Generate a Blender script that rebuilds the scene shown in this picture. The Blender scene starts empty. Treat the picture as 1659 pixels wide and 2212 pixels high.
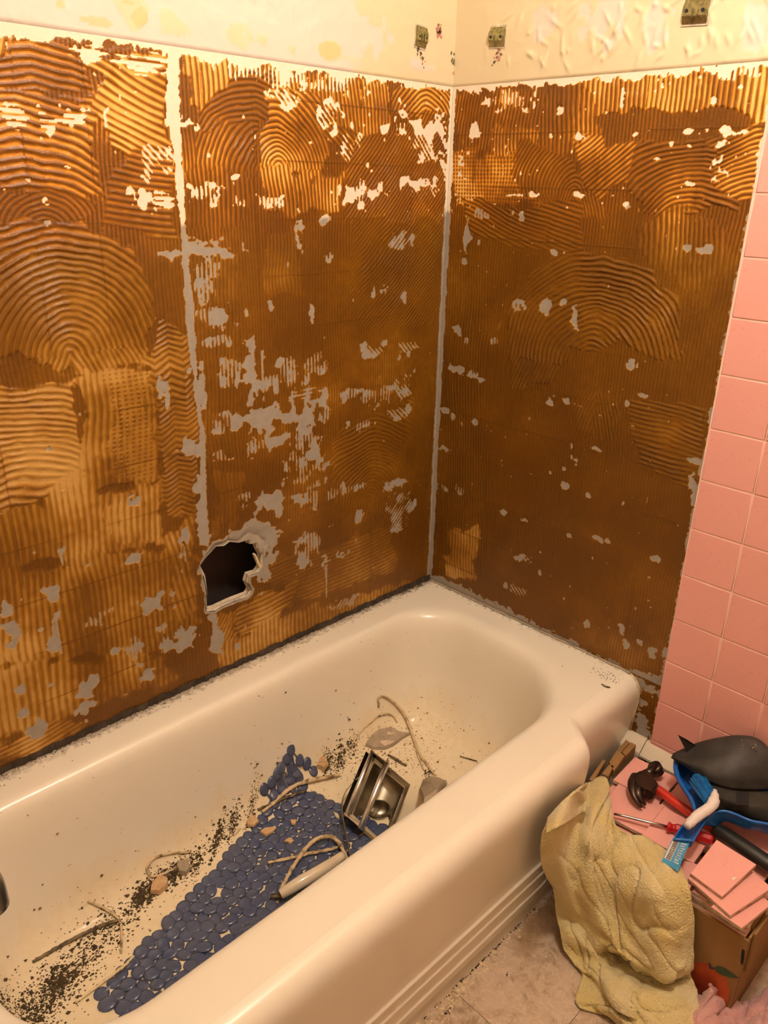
import bpy, bmesh, math, random
import numpy as np
from mathutils import Vector, Matrix
from mathutils.bvhtree import BVHTree

random.seed(7); rng = np.random.default_rng(7)
SC = bpy.context.scene; COL = SC.collection
V = Vector

# ------------------------------------------------------------------ camera, world, lights, exposure
cam_d = bpy.data.cameras.new('camera'); cam = bpy.data.objects.new('camera', cam_d); COL.objects.link(cam)
yaw, pitch, roll, F = 0.7829, 0.3934, 0.0232, 1709.75
fw = V((math.sin(yaw)*math.cos(pitch), math.cos(yaw)*math.cos(pitch), -math.sin(pitch)))
rt = V((math.cos(yaw), -math.sin(yaw), 0)); up = rt.cross(fw)
r2 = rt*math.cos(roll) + up*math.sin(roll); u2 = -rt*math.sin(roll) + up*math.cos(roll)
M = Matrix((r2, u2, -fw)).transposed().to_4x4(); M.translation = V((-1.5519, -1.3662, 1.4627)); cam.matrix_world = M
cam_d.sensor_fit = 'VERTICAL'; cam_d.sensor_height = 24.0; cam_d.lens = 24.0*F/2212.0
cam_d.clip_start = 0.02
SC.camera = cam
SC.view_settings.view_transform = 'Standard'; SC.view_settings.look = 'None'
SC.view_settings.gamma = 1.0; SC.view_settings.use_curve_mapping = False
SC.view_settings.exposure = 0.0
w = bpy.data.worlds.new('world'); SC.world = w; w.use_nodes = True
w.node_tree.nodes['Background'].inputs[0].default_value = (1.0, 0.78, 0.55, 1)
w.node_tree.nodes['Background'].inputs[1].default_value = 0.05
LAMP = V((-0.70, -1.04, 2.32)); LAMP_POWER = 17.5; LAMP_COL = (1.0, 0.885, 0.75)
SC.cycles.max_bounces = 6

# ------------------------------------------------------------------ materials
def mat(name, base=(.8, .8, .8), rough=.5, metal=0.0, noise=None, bump=None, coat=0, sheen=0, trans=0, emis=None, ior=None):
    m = bpy.data.materials.new(name); m.use_nodes = True; nt = m.node_tree
    b = nt.nodes['Principled BSDF']
    b.inputs['Base Color'].default_value = (*base, 1); b.inputs['Roughness'].default_value = rough
    b.inputs['Metallic'].default_value = metal
    if coat: b.inputs['Coat Weight'].default_value = coat; b.inputs['Coat Roughness'].default_value = .08
    if sheen: b.inputs['Sheen Weight'].default_value = sheen
    if trans: b.inputs['Transmission Weight'].default_value = trans
    if emis: b.inputs['Emission Color'].default_value = (*emis[0], 1); b.inputs['Emission Strength'].default_value = emis[1]
    if noise:                              # (scale, colour2, contrast lo, hi [, stretch])
        tc = nt.nodes.new('ShaderNodeTexCoord'); src = tc.outputs['Object']
        if len(noise) > 4:
            mp = nt.nodes.new('ShaderNodeMapping'); mp.inputs['Scale'].default_value = noise[4]
            nt.links.new(src, mp.inputs[0]); src = mp.outputs[0]
        n = nt.nodes.new('ShaderNodeTexNoise'); n.inputs['Scale'].default_value = noise[0]; n.inputs['Detail'].default_value = 6
        nt.links.new(src, n.inputs['Vector'])
        r = nt.nodes.new('ShaderNodeValToRGB'); r.color_ramp.elements[0].position = noise[2]; r.color_ramp.elements[1].position = noise[3]
        r.color_ramp.elements[0].color = (*base, 1); r.color_ramp.elements[1].color = (*noise[1], 1)
        nt.links.new(n.outputs[0], r.inputs[0]); nt.links.new(r.outputs[0], b.inputs['Base Color'])
    if bump:                               # (scale, strength, distance)
        tc = nt.nodes.new('ShaderNodeTexCoord')
        n = nt.nodes.new('ShaderNodeTexNoise'); n.inputs['Scale'].default_value = bump[0]; n.inputs['Detail'].default_value = 4
        nt.links.new(tc.outputs['Object'], n.inputs['Vector'])
        bp = nt.nodes.new('ShaderNodeBump'); bp.inputs['Strength'].default_value = bump[1]; bp.inputs['Distance'].default_value = bump[2]
        nt.links.new(n.outputs[0], bp.inputs['Height']); nt.links.new(bp.outputs[0], b.inputs['Normal'])
    return m

def ramp(nt, src, stops):
    r = nt.nodes.new('ShaderNodeValToRGB'); cr = r.color_ramp
    while len(cr.elements) < len(stops): cr.elements.new(.5)
    for e, (p, c) in zip(cr.elements, stops): e.position = p; e.color = (*c, 1)
    nt.links.new(src, r.inputs[0]); return r.outputs[0]
def mixc(nt, f, a, b, blend='MIX'):
    m = nt.nodes.new('ShaderNodeMix'); m.data_type = 'RGBA'; m.blend_type = blend
    for s, v in ((m.inputs[0], f), (m.inputs[6], a), (m.inputs[7], b)):
        if isinstance(v, (int, float)): s.default_value = v
        elif isinstance(v, tuple): s.default_value = (*v, 1)
        else: nt.links.new(v, s)
    return m.outputs[2]
def mth(nt, op, a, b=0.0, c=None, clamp=False):
    m = nt.nodes.new('ShaderNodeMath'); m.operation = op; m.use_clamp = clamp
    for i, v in enumerate((a, b) if c is None else (a, b, c)):
        if isinstance(v, (int, float)): m.inputs[i].default_value = v
        else: nt.links.new(v, m.inputs[i])
    return m.outputs[0]
def ntex(nt, scale, detail=4, vec=None, stretch=None):
    n = nt.nodes.new('ShaderNodeTexNoise'); n.inputs['Scale'].default_value = scale; n.inputs['Detail'].default_value = detail
    tc = nt.nodes.new('ShaderNodeTexCoord'); src = tc.outputs['Object']
    if stretch:
        mp = nt.nodes.new('ShaderNodeMapping'); mp.inputs['Scale'].default_value = stretch
        nt.links.new(src, mp.inputs[0]); src = mp.outputs[0]
    nt.links.new(src, n.inputs['Vector']); return n.outputs[0]

def adhesive_material():
    m = bpy.data.materials.new('mastic_adhesive'); m.use_nodes = True; nt = m.node_tree; b = nt.nodes['Principled BSDF']
    at = nt.nodes.new('ShaderNodeAttribute'); at.attribute_name = 'thick'; T = at.outputs['Fac']
    at2 = nt.nodes.new('ShaderNodeAttribute'); at2.attribute_name = 'age'; A = at2.outputs['Fac']   # 0 old grey board, 1 painted board
    n1 = ntex(nt, 9); n2 = ntex(nt, 60); n3 = ntex(nt, 350, 2)
    grey = mixc(nt, n2, (.27, .235, .195), (.38, .33, .275)); white = mixc(nt, n2, (.74, .65, .50), (.82, .74, .60))
    sub = mixc(nt, A, grey, white)
    t2 = mth(nt, 'ADD', T, mth(nt, 'MULTIPLY', mth(nt, 'SUBTRACT', n1, .5), .55), clamp=True)
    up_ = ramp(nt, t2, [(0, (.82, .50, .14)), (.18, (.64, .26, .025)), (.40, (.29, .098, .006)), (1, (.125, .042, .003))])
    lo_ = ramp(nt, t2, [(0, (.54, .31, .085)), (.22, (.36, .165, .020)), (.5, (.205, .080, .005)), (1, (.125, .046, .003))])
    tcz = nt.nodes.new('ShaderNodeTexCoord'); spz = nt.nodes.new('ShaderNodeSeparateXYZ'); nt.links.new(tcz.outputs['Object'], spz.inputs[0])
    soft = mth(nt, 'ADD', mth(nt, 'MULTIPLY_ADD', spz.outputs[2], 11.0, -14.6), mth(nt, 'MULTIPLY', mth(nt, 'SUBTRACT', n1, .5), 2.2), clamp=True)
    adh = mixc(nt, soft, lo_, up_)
    isb = mth(nt, 'LESS_THAN', T, .035)
    nt.links.new(mixc(nt, isb, adh, sub), b.inputs['Base Color'])
    b.inputs['Specular IOR Level'].default_value = .3
    nt.links.new(mth(nt, 'ADD', mth(nt, 'MULTIPLY', isb, .40), mth(nt, 'MULTIPLY_ADD', n1, .25, .26)), b.inputs['Roughness'])
    bp = nt.nodes.new('ShaderNodeBump'); bp.inputs['Strength'].default_value = .5; bp.inputs['Distance'].default_value = .0012
    nt.links.new(mth(nt, 'ADD', n3, n2), bp.inputs['Height']); nt.links.new(bp.outputs[0], b.inputs['Normal'])
    return m
def plaster_material():
    m = bpy.data.materials.new('old_painted_plaster'); m.use_nodes = True; nt = m.node_tree; b = nt.nodes['Principled BSDF']
    at = nt.nodes.new('ShaderNodeAttribute'); at.attribute_name = 'thick'; T = at.outputs['Fac']
    at2 = nt.nodes.new('ShaderNodeAttribute'); at2.attribute_name = 'age'; A = at2.outputs['Fac']
    n1 = ntex(nt, 5); n2 = ntex(nt, 40)
    cream = mixc(nt, n1, (.64, .53, .33), (.70, .59, .40)); white = mixc(nt, n2, (.64, .555, .48), (.68, .60, .525))
    c = mixc(nt, T, cream, white)
    c = mixc(nt, A, c, (.60, .48, .22))
    nt.links.new(c, b.inputs['Base Color']); b.inputs['Roughness'].default_value = .55
    bp = nt.nodes.new('ShaderNodeBump'); bp.inputs['Strength'].default_value = .35; bp.inputs['Distance'].default_value = .002
    nt.links.new(n2, bp.inputs['Height']); nt.links.new(bp.outputs[0], b.inputs['Normal'])
    return m
def tub_material():
    m = bpy.data.materials.new('stained_enamel'); m.use_nodes = True; nt = m.node_tree; b = nt.nodes['Principled BSDF']
    tc = nt.nodes.new('ShaderNodeTexCoord'); mpx = nt.nodes.new('ShaderNodeMapping'); mpx.inputs['Location'].default_value = (-.75, -.35, 0); nt.links.new(tc.outputs['Object'], mpx.inputs[0]); sp = nt.nodes.new('ShaderNodeSeparateXYZ'); nt.links.new(mpx.outputs[0], sp.inputs[0])
    n1 = ntex(nt, 6); n2 = ntex(nt, 70); n3 = ntex(nt, 25, 5, stretch=(1, 1, .15))
    # mineral stain: gathers low in the basin
    h = mth(nt, 'MULTIPLY_ADD', sp.outputs[2], -13.0, 2.75)                     # 1 at z=.135, 0 at z=.21
    h = mth(nt, 'ADD', h, mth(nt, 'MULTIPLY', mth(nt, 'SUBTRACT', n3, .5), 1.6), clamp=True)
    y_in = mth(nt, 'MULTIPLY', mth(nt, 'GREATER_THAN', sp.outputs[1], -.63), mth(nt, 'LESS_THAN', sp.outputs[1], -.05))
    h = mth(nt, 'MULTIPLY', h, y_in)
    base = mixc(nt, n1, (.82, .75, .62), (.86, .79, .66))
    st = mixc(nt, n2, (.72, .55, .32), (.86, .74, .50))
    c = mixc(nt, mth(nt, 'MULTIPLY', h, .8), base, st)
    # grime along the wall joints of the ledge
    def joint(coord, lim, gain):
        d = mth(nt, 'MULTIPLY_ADD', coord, gain, lim)
        return d
    jy = mth(nt, 'ADD', joint(sp.outputs[1], 1.55, 55), mth(nt, 'MULTIPLY', mth(nt, 'SUBTRACT', n2, .5), 3.2), clamp=True)
    jx = mth(nt, 'ADD', joint(sp.outputs[0], .9, 50), mth(nt, 'MULTIPLY', mth(nt, 'SUBTRACT', n2, .5), 3.0), clamp=True)
    j = mth(nt, 'MULTIPLY', mth(nt, 'MAXIMUM', jy, jx), mth(nt, 'GREATER_THAN', sp.outputs[2], .37))
    c = mixc(nt, mth(nt, 'MULTIPLY', j, .7), c, (.24, .17, .10))
    nt.links.new(c, b.inputs['Base Color'])
    nt.links.new(mth(nt, 'MULTIPLY_ADD', h, .35, .30), b.inputs['Roughness'])
    b.inputs['Coat Weight'].default_value = .12; b.inputs['Coat Roughness'].default_value = .1
    return m
def floor_material():
    m = bpy.data.materials.new('marbled_vinyl'); m.use_nodes = True; nt = m.node_tree; b = nt.nodes['Principled BSDF']
    n1 = ntex(nt, 7, 8); nt.nodes[-1]
    wv = nt.nodes.new('ShaderNodeTexNoise'); wv.inputs['Scale'].default_value = 17; wv.inputs['Detail'].default_value = 4; wv.inputs['Roughness'].default_value = .55; wv.inputs['Distortion'].default_value = 2.5
    tc = nt.nodes.new('ShaderNodeTexCoord'); nt.links.new(tc.outputs['Object'], wv.inputs['Vector'])
    n9 = ntex(nt, 55, 8); c1 = ramp(nt, mth(nt, 'MULTIPLY_ADD', n9, .55, mth(nt, 'MULTIPLY', n1, .45)), [(.38, (.29, .195, .12)), (.5, (.47, .34, .235)), (.60, (.54, .40, .29))])
    vein = ramp(nt, wv.outputs[0], [(.475, (0, 0, 0)), (.498, (1, 1, 1)), (.502, (1, 1, 1)), (.525, (0, 0, 0))])
    c = mixc(nt, mth(nt, 'MULTIPLY', vein, .6), c1, (.68, .55, .41))
    nt.links.new(c, b.inputs['Base Color']); b.inputs['Roughness'].default_value = .42
    return m
def pink_tile_material():
    m = bpy.data.materials.new('pink_glazed_tile'); m.use_nodes = True; nt = m.node_tree; b = nt.nodes['Principled BSDF']
    n = ntex(nt, 160, 2); n1 = ntex(nt, 4, 2)
    c = mixc(nt, n1, (.80, .37, .32), (.84, .40, .345))
    c = mixc(nt, mth(nt, 'MULTIPLY', mth(nt, 'GREATER_THAN', n, .68), .35), c, (.62, .24, .20))
    nt.links.new(c, b.inputs['Base Color']); b.inputs['Roughness'].default_value = .38
    return m
def towel_material(name, c1, c2, hi):
    m = bpy.data.materials.new(name); m.use_nodes = True; nt = m.node_tree; b = nt.nodes['Principled BSDF']
    n1 = ntex(nt, 14, 4); n2 = ntex(nt, 260, 3)
    nt.links.new(mixc(nt, ramp(nt, n1, [(.35, (0, 0, 0)), (.65, (1, 1, 1))]), c1, c2), b.inputs['Base Color']); b.inputs['Roughness'].default_value = .95
    b.inputs['Sheen Weight'].default_value = .25
    bp = nt.nodes.new('ShaderNodeBump'); bp.inputs['Strength'].default_value = .9; bp.inputs['Distance'].default_value = hi
    nt.links.new(n2, bp.inputs['Height']); nt.links.new(bp.outputs[0], b.inputs['Normal'])
    return m

MAT = dict(
    adhesive=adhesive_material(), plaster=plaster_material(), tub=tub_material(), floor=floor_material(), tile=pink_tile_material(),
    board=mat('grey_gypsum_board', (.36, .31, .25), .85, noise=(40, (.46, .40, .33), .3, .7), bump=(120, .5, .002)),
    gypsum=mat('broken_gypsum', (.62, .52, .38), .9, noise=(90, (.36, .30, .24), .35, .7), bump=(90, .9, .004)),
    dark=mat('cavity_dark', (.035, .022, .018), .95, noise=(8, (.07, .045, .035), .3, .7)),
    stud=mat('old_lumber', (.10, .06, .03), .9, noise=(14, (.16, .10, .05), .3, .7, (1, 1, 9))),
    grout=mat('pink_cream_grout', (.88, .62, .52), .8, noise=(50, (.84, .54, .44), .4, .7)),
    bisque=mat('tile_bisque', (.62, .50, .36), .9, noise=(60, (.36, .24, .13), .4, .65), bump=(90, .5, .001)),
    ceiling=mat('ceiling_paint', (.80, .72, .60), .8, bump=(60, .2, .002)),
    wallp=mat('room_wall_paint', (.66, .52, .36), .7, noise=(3, (.70, .58, .42), .3, .7)),
    door=mat('painted_door', (.62, .50, .36), .45, noise=(5, (.66, .55, .42), .3, .7)),
    heater=mat('chipped_heater_enamel', (.70, .60, .45), .4, noise=(45, (.42, .30, .18), .66, .74), bump=(60, .2, .001)),
    black=mat('shadow_black', (.008, .006, .005), .9, noise=(20, (.015, .01, .01), .3, .7)),
    card=mat('brown_cardboard', (.26, .135, .040), .85, noise=(30, (.31, .165, .055), .3, .7, (1, 1, .2)), bump=(200, .3, .0006)),
    card_in=mat('corrugated_edge', (.17, .075, .032), .9, noise=(180, (.33, .17, .08), .4, .6)),
    fruit=mat('printed_red_fruit', (.42, .035, .012), .7, noise=(18, (.55, .11, .02), .4, .7)),
    leaf=mat('printed_green_leaf', (.045, .075, .035), .7, noise=(60, (.08, .13, .06), .4, .7)),
    chrome=mat('scratched_chrome', (.36, .33, .26), .22, 1.0, noise=(25, (.22, .20, .14), .4, .7), bump=(40, .08, .001)),
    tarn=mat('tarnished_metal', (.40, .35, .26), .40, 1.0, noise=(22, (.27, .23, .16), .35, .7), bump=(40, .1, .001)),
    chrome_bar=mat('bright_chrome_bar', (.92, .90, .90), .26, 1.0, noise=(30, (.6, .6, .62), .4, .7)),
    brass=mat('zinc_bracket', (.42, .38, .20), .35, 1.0, noise=(120, (.20, .19, .10), .4, .65), bump=(150, .3, .001)),
    steel=mat('hammer_steel', (.10, .07, .055), .36, .9, noise=(30, (.045, .03, .025), .35, .7), bump=(60, .25, .001)),
    shaft=mat('screwdriver_steel', (.62, .56, .50), .25, 1.0, noise=(40, (.4, .34, .3), .4, .7)),
    red=mat('red_fibreglass', (.62, .030, .012), .35, coat=.3, noise=(20, (.42, .02, .01), .4, .7)),
    red2=mat('red_plastic_grip', (.50, .008, .012), .3, coat=.3, noise=(20, (.40, .006, .01), .4, .7)),
    rubber=mat('black_rubber', (.012, .012, .010), .42, noise=(40, (.02, .019, .016), .4, .7)),
    pad=mat('black_moulded_plastic', (.020, .017, .014), .58, noise=(25, (.05, .044, .038), .45, .72), bump=(40, .25, .003)),
    padcloth=mat('black_padding', (.020, .018, .012), .8, noise=(25, (.035, .03, .02), .4, .7), bump=(160, .5, .002)),
    blue=mat('blue_plastic', (.008, .135, .50), .32, coat=.25, noise=(12, (.006, .10, .42), .3, .7)),
    bristle=mat('blue_bristle', (.010, .16, .45), .4, noise=(90, (.005, .08, .3), .4, .7)),
    tag=mat('blue_tag_card', (.0, .21, .42), .4, noise=(30, (.0, .17, .36), .4, .7)),
    tagw=mat('tag_print_grey', (.46, .50, .50), .5, noise=(400, (.16, .26, .32), .42, .58)),
    white=mat('white_plastic', (.80, .72, .68), .4, noise=(20, (.74, .66, .62), .4, .7)),
    paper=mat('white_print', (.78, .70, .62), .6, noise=(20, (.7, .62, .55), .4, .7)),
    ink=mat('black_print', (.04, .03, .03), .6, noise=(20, (.06, .05, .05), .4, .7)),
    caulk=mat('dirty_caulk', (.62, .47, .28), .7, noise=(50, (.13, .075, .03), .50, .72), bump=(160, .5, .001)),
    caulkd=mat('moulded_caulk', (.20, .145, .07), .8, noise=(60, (.05, .035, .02), .4, .65), bump=(160, .5, .001)),
    ceramic=mat('cream_ceramic', (.74, .63, .47), .25, coat=.4, noise=(30, (.68, .55, .38), .45, .7)),
    chip=mat('tan_adhesive_chip', (.55, .34, .17), .85, noise=(80, (.66, .46, .26), .4, .7), bump=(120, .5, .001)),
    shard=mat('grey_plaster_shard', (.33, .26, .18), .9, noise=(60, (.42, .33, .23), .4, .7), bump=(120, .6, .001)),
    shardp=mat('pale_paper_face', (.66, .50, .38), .9, noise=(60, (.52, .36, .27), .4, .7), bump=(120, .6, .001)),
    dirt=mat('dark_grime', (.055, .036, .014), .95, noise=(90, (.11, .07, .03), .4, .7)),
    dirtl=mat('brown_crumbs', (.30, .16, .07), .95, noise=(90, (.12, .06, .03), .4, .7)),
    crumb=mat('pale_crumbs', (.80, .66, .42), .9, noise=(90, (.6, .45, .25), .4, .7)),
    grime_gap_shade=mat('black_grime_and_gap_shade', (.030, .020, .012), .9, noise=(60, (.07, .045, .03), .4, .7)),
    mat_=mat('blue_grey_vinyl', (.055, .073, .150), .24, noise=(18, (.085, .095, .150), .35, .7), coat=.2),
    towel=towel_material('yellow_terry', (.66, .51, .20), (.74, .62, .34), .006),
    pinkt=towel_material('dusty_pink_cloth', (.56, .28, .26), (.64, .35, .32), .003),
    navy=mat('dark_navy_cloth', (.010, .016, .035), .9, noise=(30, (.02, .03, .05), .4, .7), bump=(160, .5, .002)),
    flower=mat('floral_sticker_red', (.50, .13, .11), .6, noise=(150, (.62, .25, .2), .4, .6)),
    flowerg=mat('floral_sticker_green', (.16, .13, .06), .6, noise=(150, (.10, .09, .05), .4, .6)),
    globe=mat('opal_globe', (1, .9, .8), .3, emis=(LAMP_COL, 1.0)),
)

# ------------------------------------------------------------------ object helpers
def link(name, me, m=None, parent=None, smooth=False, kind=None, label=None):
    o = bpy.data.objects.new(name, me); COL.objects.link(o)
    if m is not None:
        for mm in (m if isinstance(m, (list, tuple)) else [m]): me.materials.append(MAT[mm] if isinstance(mm, str) else mm)
    if smooth: me.shade_smooth()
    if parent is not None: o.parent = parent
    if kind: o['kind'] = kind
    if label: o['label'] = label
    return o
def from_bm(name, bm, m, parent=None, smooth=False, **k):
    bmesh.ops.recalc_face_normals(bm, faces=bm.faces)
    me = bpy.data.meshes.new(name); bm.to_mesh(me); bm.free(); return link(name, me, m, parent, smooth, **k)
def pydata(name, v, f, m, parent=None, smooth=False, **k):
    me = bpy.data.meshes.new(name); me.from_pydata([tuple(p) for p in v], [], f); me.update(); return link(name, me, m, parent, smooth, **k)
def thing(name, loc, label, cat, group=None):
    o = bpy.data.objects.new(name, None); COL.objects.link(o); o.location = loc; o.empty_display_size = .05
    o['label'] = label; o['category'] = cat
    if group: o['group'] = group
    return o
def tag(o, label, cat, group=None, kind=None):
    o['label'] = label; o['category'] = cat
    if group: o['group'] = group
    if kind: o['kind'] = kind
    return o
def sub(points, origin):
    return [V(p) - V(origin) for p in points]
def box(bm, a, b, M_=None, bev=0):
    vs = [V((x, y, z)) for z in (a[2], b[2]) for y in (a[1], b[1]) for x in (a[0], b[0])]
    if M_ is not None: vs = [M_ @ v for v in vs]
    q = [bm.verts.new(v) for v in vs]
    fs = [bm.faces.new([q[i] for i in f]) for f in ((0, 2, 3, 1), (4, 5, 7, 6), (0, 1, 5, 4), (2, 6, 7, 3), (0, 4, 6, 2), (1, 3, 7, 5))]
    if bev:
        es = list({e for f in fs for e in f.edges}); bmesh.ops.bevel(bm, geom=es, offset=bev, segments=2, affect='EDGES', profile=.6)
def crom(P, n):
    """Catmull-Rom through points."""
    P = [V(p) for p in P]; Q = [2*P[0]-P[1]] + P + [2*P[-1]-P[-2]]; out = []
    for i in range(1, len(Q)-2):
        for k in range(n):
            t = k/n; a, b, c, d = Q[i-1], Q[i], Q[i+1], Q[i+2]
            out.append(.5*((2*b) + (c-a)*t + (2*a-5*b+4*c-d)*t*t + (-a+3*b-3*c+d)*t**3))
    out.append(P[-1]); return out
def sweep(bm, P, rad, n=8, flat=1.0, upv=None):
    """tube along P; rad number or list; flat squashes the local up axis"""
    rings = []; N = len(P)
    for i, p in enumerate(P):
        t = (P[min(i+1, N-1)] - P[max(i-1, 0)]).normalized()
        u = V(upv) if upv is not None else V((0, 0, 1))
        s = t.cross(u)
        if s.length < 1e-4: s = t.cross(V((1, 0, 0)))
        s.normalize(); u = s.cross(t)
        r = rad[i] if isinstance(rad, (list, tuple)) else rad
        rings.append([bm.verts.new(p + s*math.cos(a)*r + u*math.sin(a)*r*flat) for a in [2*math.pi*k/n for k in range(n)]])
    for a, b in zip(rings[:-1], rings[1:]):
        for k in range(n): bm.faces.new([a[k], a[(k+1) % n], b[(k+1) % n], b[k]])
    bm.faces.new(rings[0][::-1]); bm.faces.new(rings[-1])
def prism(bm, poly, d):
    """poly list of 3D points (planar), extruded by vector d"""
    a = [bm.verts.new(p) for p in poly]; b = [bm.verts.new(V(p)+V(d)) for p in poly]; n = len(a)
    bm.faces.new(a); bm.faces.new(b[::-1])
    for i in range(n): bm.faces.new([a[i], b[i], b[(i+1) % n], a[(i+1) % n]])

# ------------------------------------------------------------------ numeric noise on grids
def vnoise(X, Y, s, seed=0):
    r = np.random.default_rng(seed); L = r.random((256, 256)); x = X/s + 37.3; y = Y/s + 91.7
    xi = np.floor(x).astype(int); yi = np.floor(y).astype(int); fx = x-xi; fy = y-yi
    fx = fx*fx*(3-2*fx); fy = fy*fy*(3-2*fy); a = L[xi % 256, yi % 256]; b = L[(xi+1) % 256, yi % 256]; c = L[xi % 256, (yi+1) % 256]; d = L[(xi+1) % 256, (yi+1) % 256]
    return (a*(1-fx)+b*fx)*(1-fy) + (c*(1-fx)+d*fx)*fy - .5
def sst(x, a, b): t = np.clip((x-a)/(b-a), 0, 1); return t*t*(3-2*t)
def polysdf(X, Y, P):
    d = np.full(X.shape, 1e9); ins = np.zeros(X.shape, bool); n = len(P)
    for i in range(n):
        x0, y0 = P[i]; x1, y1 = P[(i+1) % n]; ex, ey = x1-x0, y1-y0
        t = np.clip(((X-x0)*ex+(Y-y0)*ey)/(ex*ex+ey*ey+1e-12), 0, 1)
        d = np.minimum(d, (X-x0-t*ex)**2+(Y-y0-t*ey)**2)
        c = (y0 > Y) != (y1 > Y); ins ^= c & (X < (x1-x0)*(Y-y0)/((y1-y0) or 1e-12)+x0)
    d = np.sqrt(d); return np.where(ins, -d, d)

class Relief:
    """comb-trowelled layer on a wall: u runs along the wall, z up"""
    def __init__(s, u0, u1, z0, z1, step, seed):
        s.nu = int(round(abs(u1-u0)/step))+1; s.nz = int(round((z1-z0)/step))+1
        s.u = np.linspace(u0, u1, s.nu); s.z = np.linspace(z0, z1, s.nz)
        s.U, s.Z = np.meshgrid(s.u, s.z, indexing='ij'); s.H = np.zeros(s.U.shape); s.T = np.ones(s.U.shape)*.8
        s.n1 = vnoise(s.U, s.Z, .022, seed); s.n2 = vnoise(s.U, s.Z, .006, seed+1); s.n3 = vnoise(s.U, s.Z, .07, seed+2); s.n4 = vnoise(s.U, s.Z, .19, seed+3); s.n5 = vnoise(s.U, s.Z, .0115, seed+4)
        s.A = np.ones(s.U.shape); s.kill = np.zeros(s.U.shape, bool)
    def win(s, P, m=.02):
        us = [p[0] for p in P]; zs = [p[1] for p in P]
        i = np.where((s.u > min(us)-m) & (s.u < max(us)+m))[0]; j = np.where((s.z > min(zs)-m) & (s.z < max(zs)+m))[0]
        if len(i) == 0 or len(j) == 0: return None
        return (slice(i[0], i[-1]+1), slice(j[0], j[-1]+1))
    def phase(s, w_, kind, a, b, sp):
        U, Z = s.U[w_], s.Z[w_]
        wob = s.n3[w_]*.012 + s.n1[w_]*.0016 + s.n5[w_]*.0006 + s.n4[w_]*.030
        if kind == 'arc':
            dz = Z-a[1]; dx = np.abs(U-a[0]); ph = np.where(dz > 0, np.sqrt(dx*dx+dz*dz) + np.minimum(dx, .03)*.12, dx*1.12+.45*dz) + wob*1.3
        elif kind == 'chev': ph = (Z-a[1]) - np.abs(np.mod((U-a[0]), .06)-.03)*.45 + wob
        else:
            dx, dz = b[0]-a[0], b[1]-a[1]; L = math.hypot(dx, dz); ph = ((U-a[0])*dz-(Z-a[1])*dx)/L + wob*.6
        return ph/sp
    def stroke(s, P, kind, a, b=None, sp=.011, amp=.0016, tone=.55, soft=.010, cross=0):
        w_ = s.win(P)
        if w_ is None: return
        d = polysdf(s.U[w_], s.Z[w_], P) + s.n1[w_]*.022 + s.n2[w_]*.006 + s.n3[w_]*.035 + s.n5[w_]*.006
        m = 1-sst(d, -soft, 0)
        c = np.cos(2*np.pi*s.phase(w_, kind, a, b, sp)); r = (.5+.5*c)**1.35; kc = .28+.42*sst(s.Z[w_], 1.28, 1.42)
        var = .75 + .9*s.n3[w_] + .9*s.n1[w_] + .5*s.n5[w_]
        if cross: r = r*(.55+.45*np.cos(2*np.pi*s.Z[w_]/.0085))
        H = .0006 + amp*1.35*r*var; T = np.clip(tone + (r-.45)*kc + s.n3[w_]*.40 + s.n4[w_]*.45 + s.n5[w_]*.15, .06, 1)
        s.H[w_] = s.H[w_]*(1-m) + H*m; s.T[w_] = s.T[w_]*(1-m) + T*m
    def bare(s, c, comb=0, thr=0.0):
        """c = (u, z, ru, rz); comb 1 vertical, 2 level, 3 falling right, 4 rising right, 5 specks"""
        u, z, ru, rz = c; w_ = s.win([(u-ru*1.6, z-rz*1.6), (u+ru*1.6, z+rz*1.6)], .004)
        if w_ is None: return
        du = np.abs(s.U[w_]-u)/max(ru, .001); dz = np.abs(s.Z[w_]-z)/max(rz, .001)
        big = min(1, .010/max(min(ru, rz), .001)); d = (du**2.2+dz**2.2)**(1/2.2) - .86 + s.n1[w_]*(1.3-.3*big) + s.n5[w_]*.9 + s.n2[w_]*.5 + thr
        m = d < 0
        if comb:
            U, Z = s.U[w_], s.Z[w_]
            ph = {1: U, 2: Z, 3: (U+Z*s.sg)*.7, 4: (U-Z*s.sg)*.7, 5: U}[comb]/.0095
            st = np.cos(2*np.pi*(ph + s.n3[w_]*.4)) + s.n1[w_]*2.4 + s.n5[w_]*1.0 + s.n2[w_]*.6 - np.clip(-d, 0, .5)*.7
            if comb == 5: st = s.n2[w_]*5 + s.n1[w_]*2
            m &= st < -.12
        s.H[w_][m] = .0001 + s.n2[w_][m]*.0002; s.T[w_][m] = 0
    def grid(s, p, u0, z0):
        """faint print left by the old tiles"""
        for X, o, n_ in ((s.U, u0, s.n3), (s.Z, z0, s.n4)):
            q = np.abs(np.mod(X-o+p/2, p)-p/2); k = np.exp(-(q/.0013)**2)*np.clip(.4+n_*3, 0, 1); ok = s.T > .035
            s.H += .0007*k*ok; s.T = np.where(ok, np.clip(s.T+.35*k, 0, 1), s.T)
    def strip(s, P, noise=.5):
        w_ = s.win(P)
        if w_ is None: return
        d = polysdf(s.U[w_], s.Z[w_], P) + s.n1[w_]*.012*noise + s.n2[w_]*.009*noise
        m = d < 0; s.H[w_][m] = .0002; s.T[w_][m] = 0
    def speck(s, n, r0, r1, z0, z1, u0, u1):
        for _ in range(n):
            s.bare((rng.uniform(u0, u1), rng.uniform(z0, z1), rng.uniform(r0, r1), rng.uniform(r0, r1)*1.2))
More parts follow.
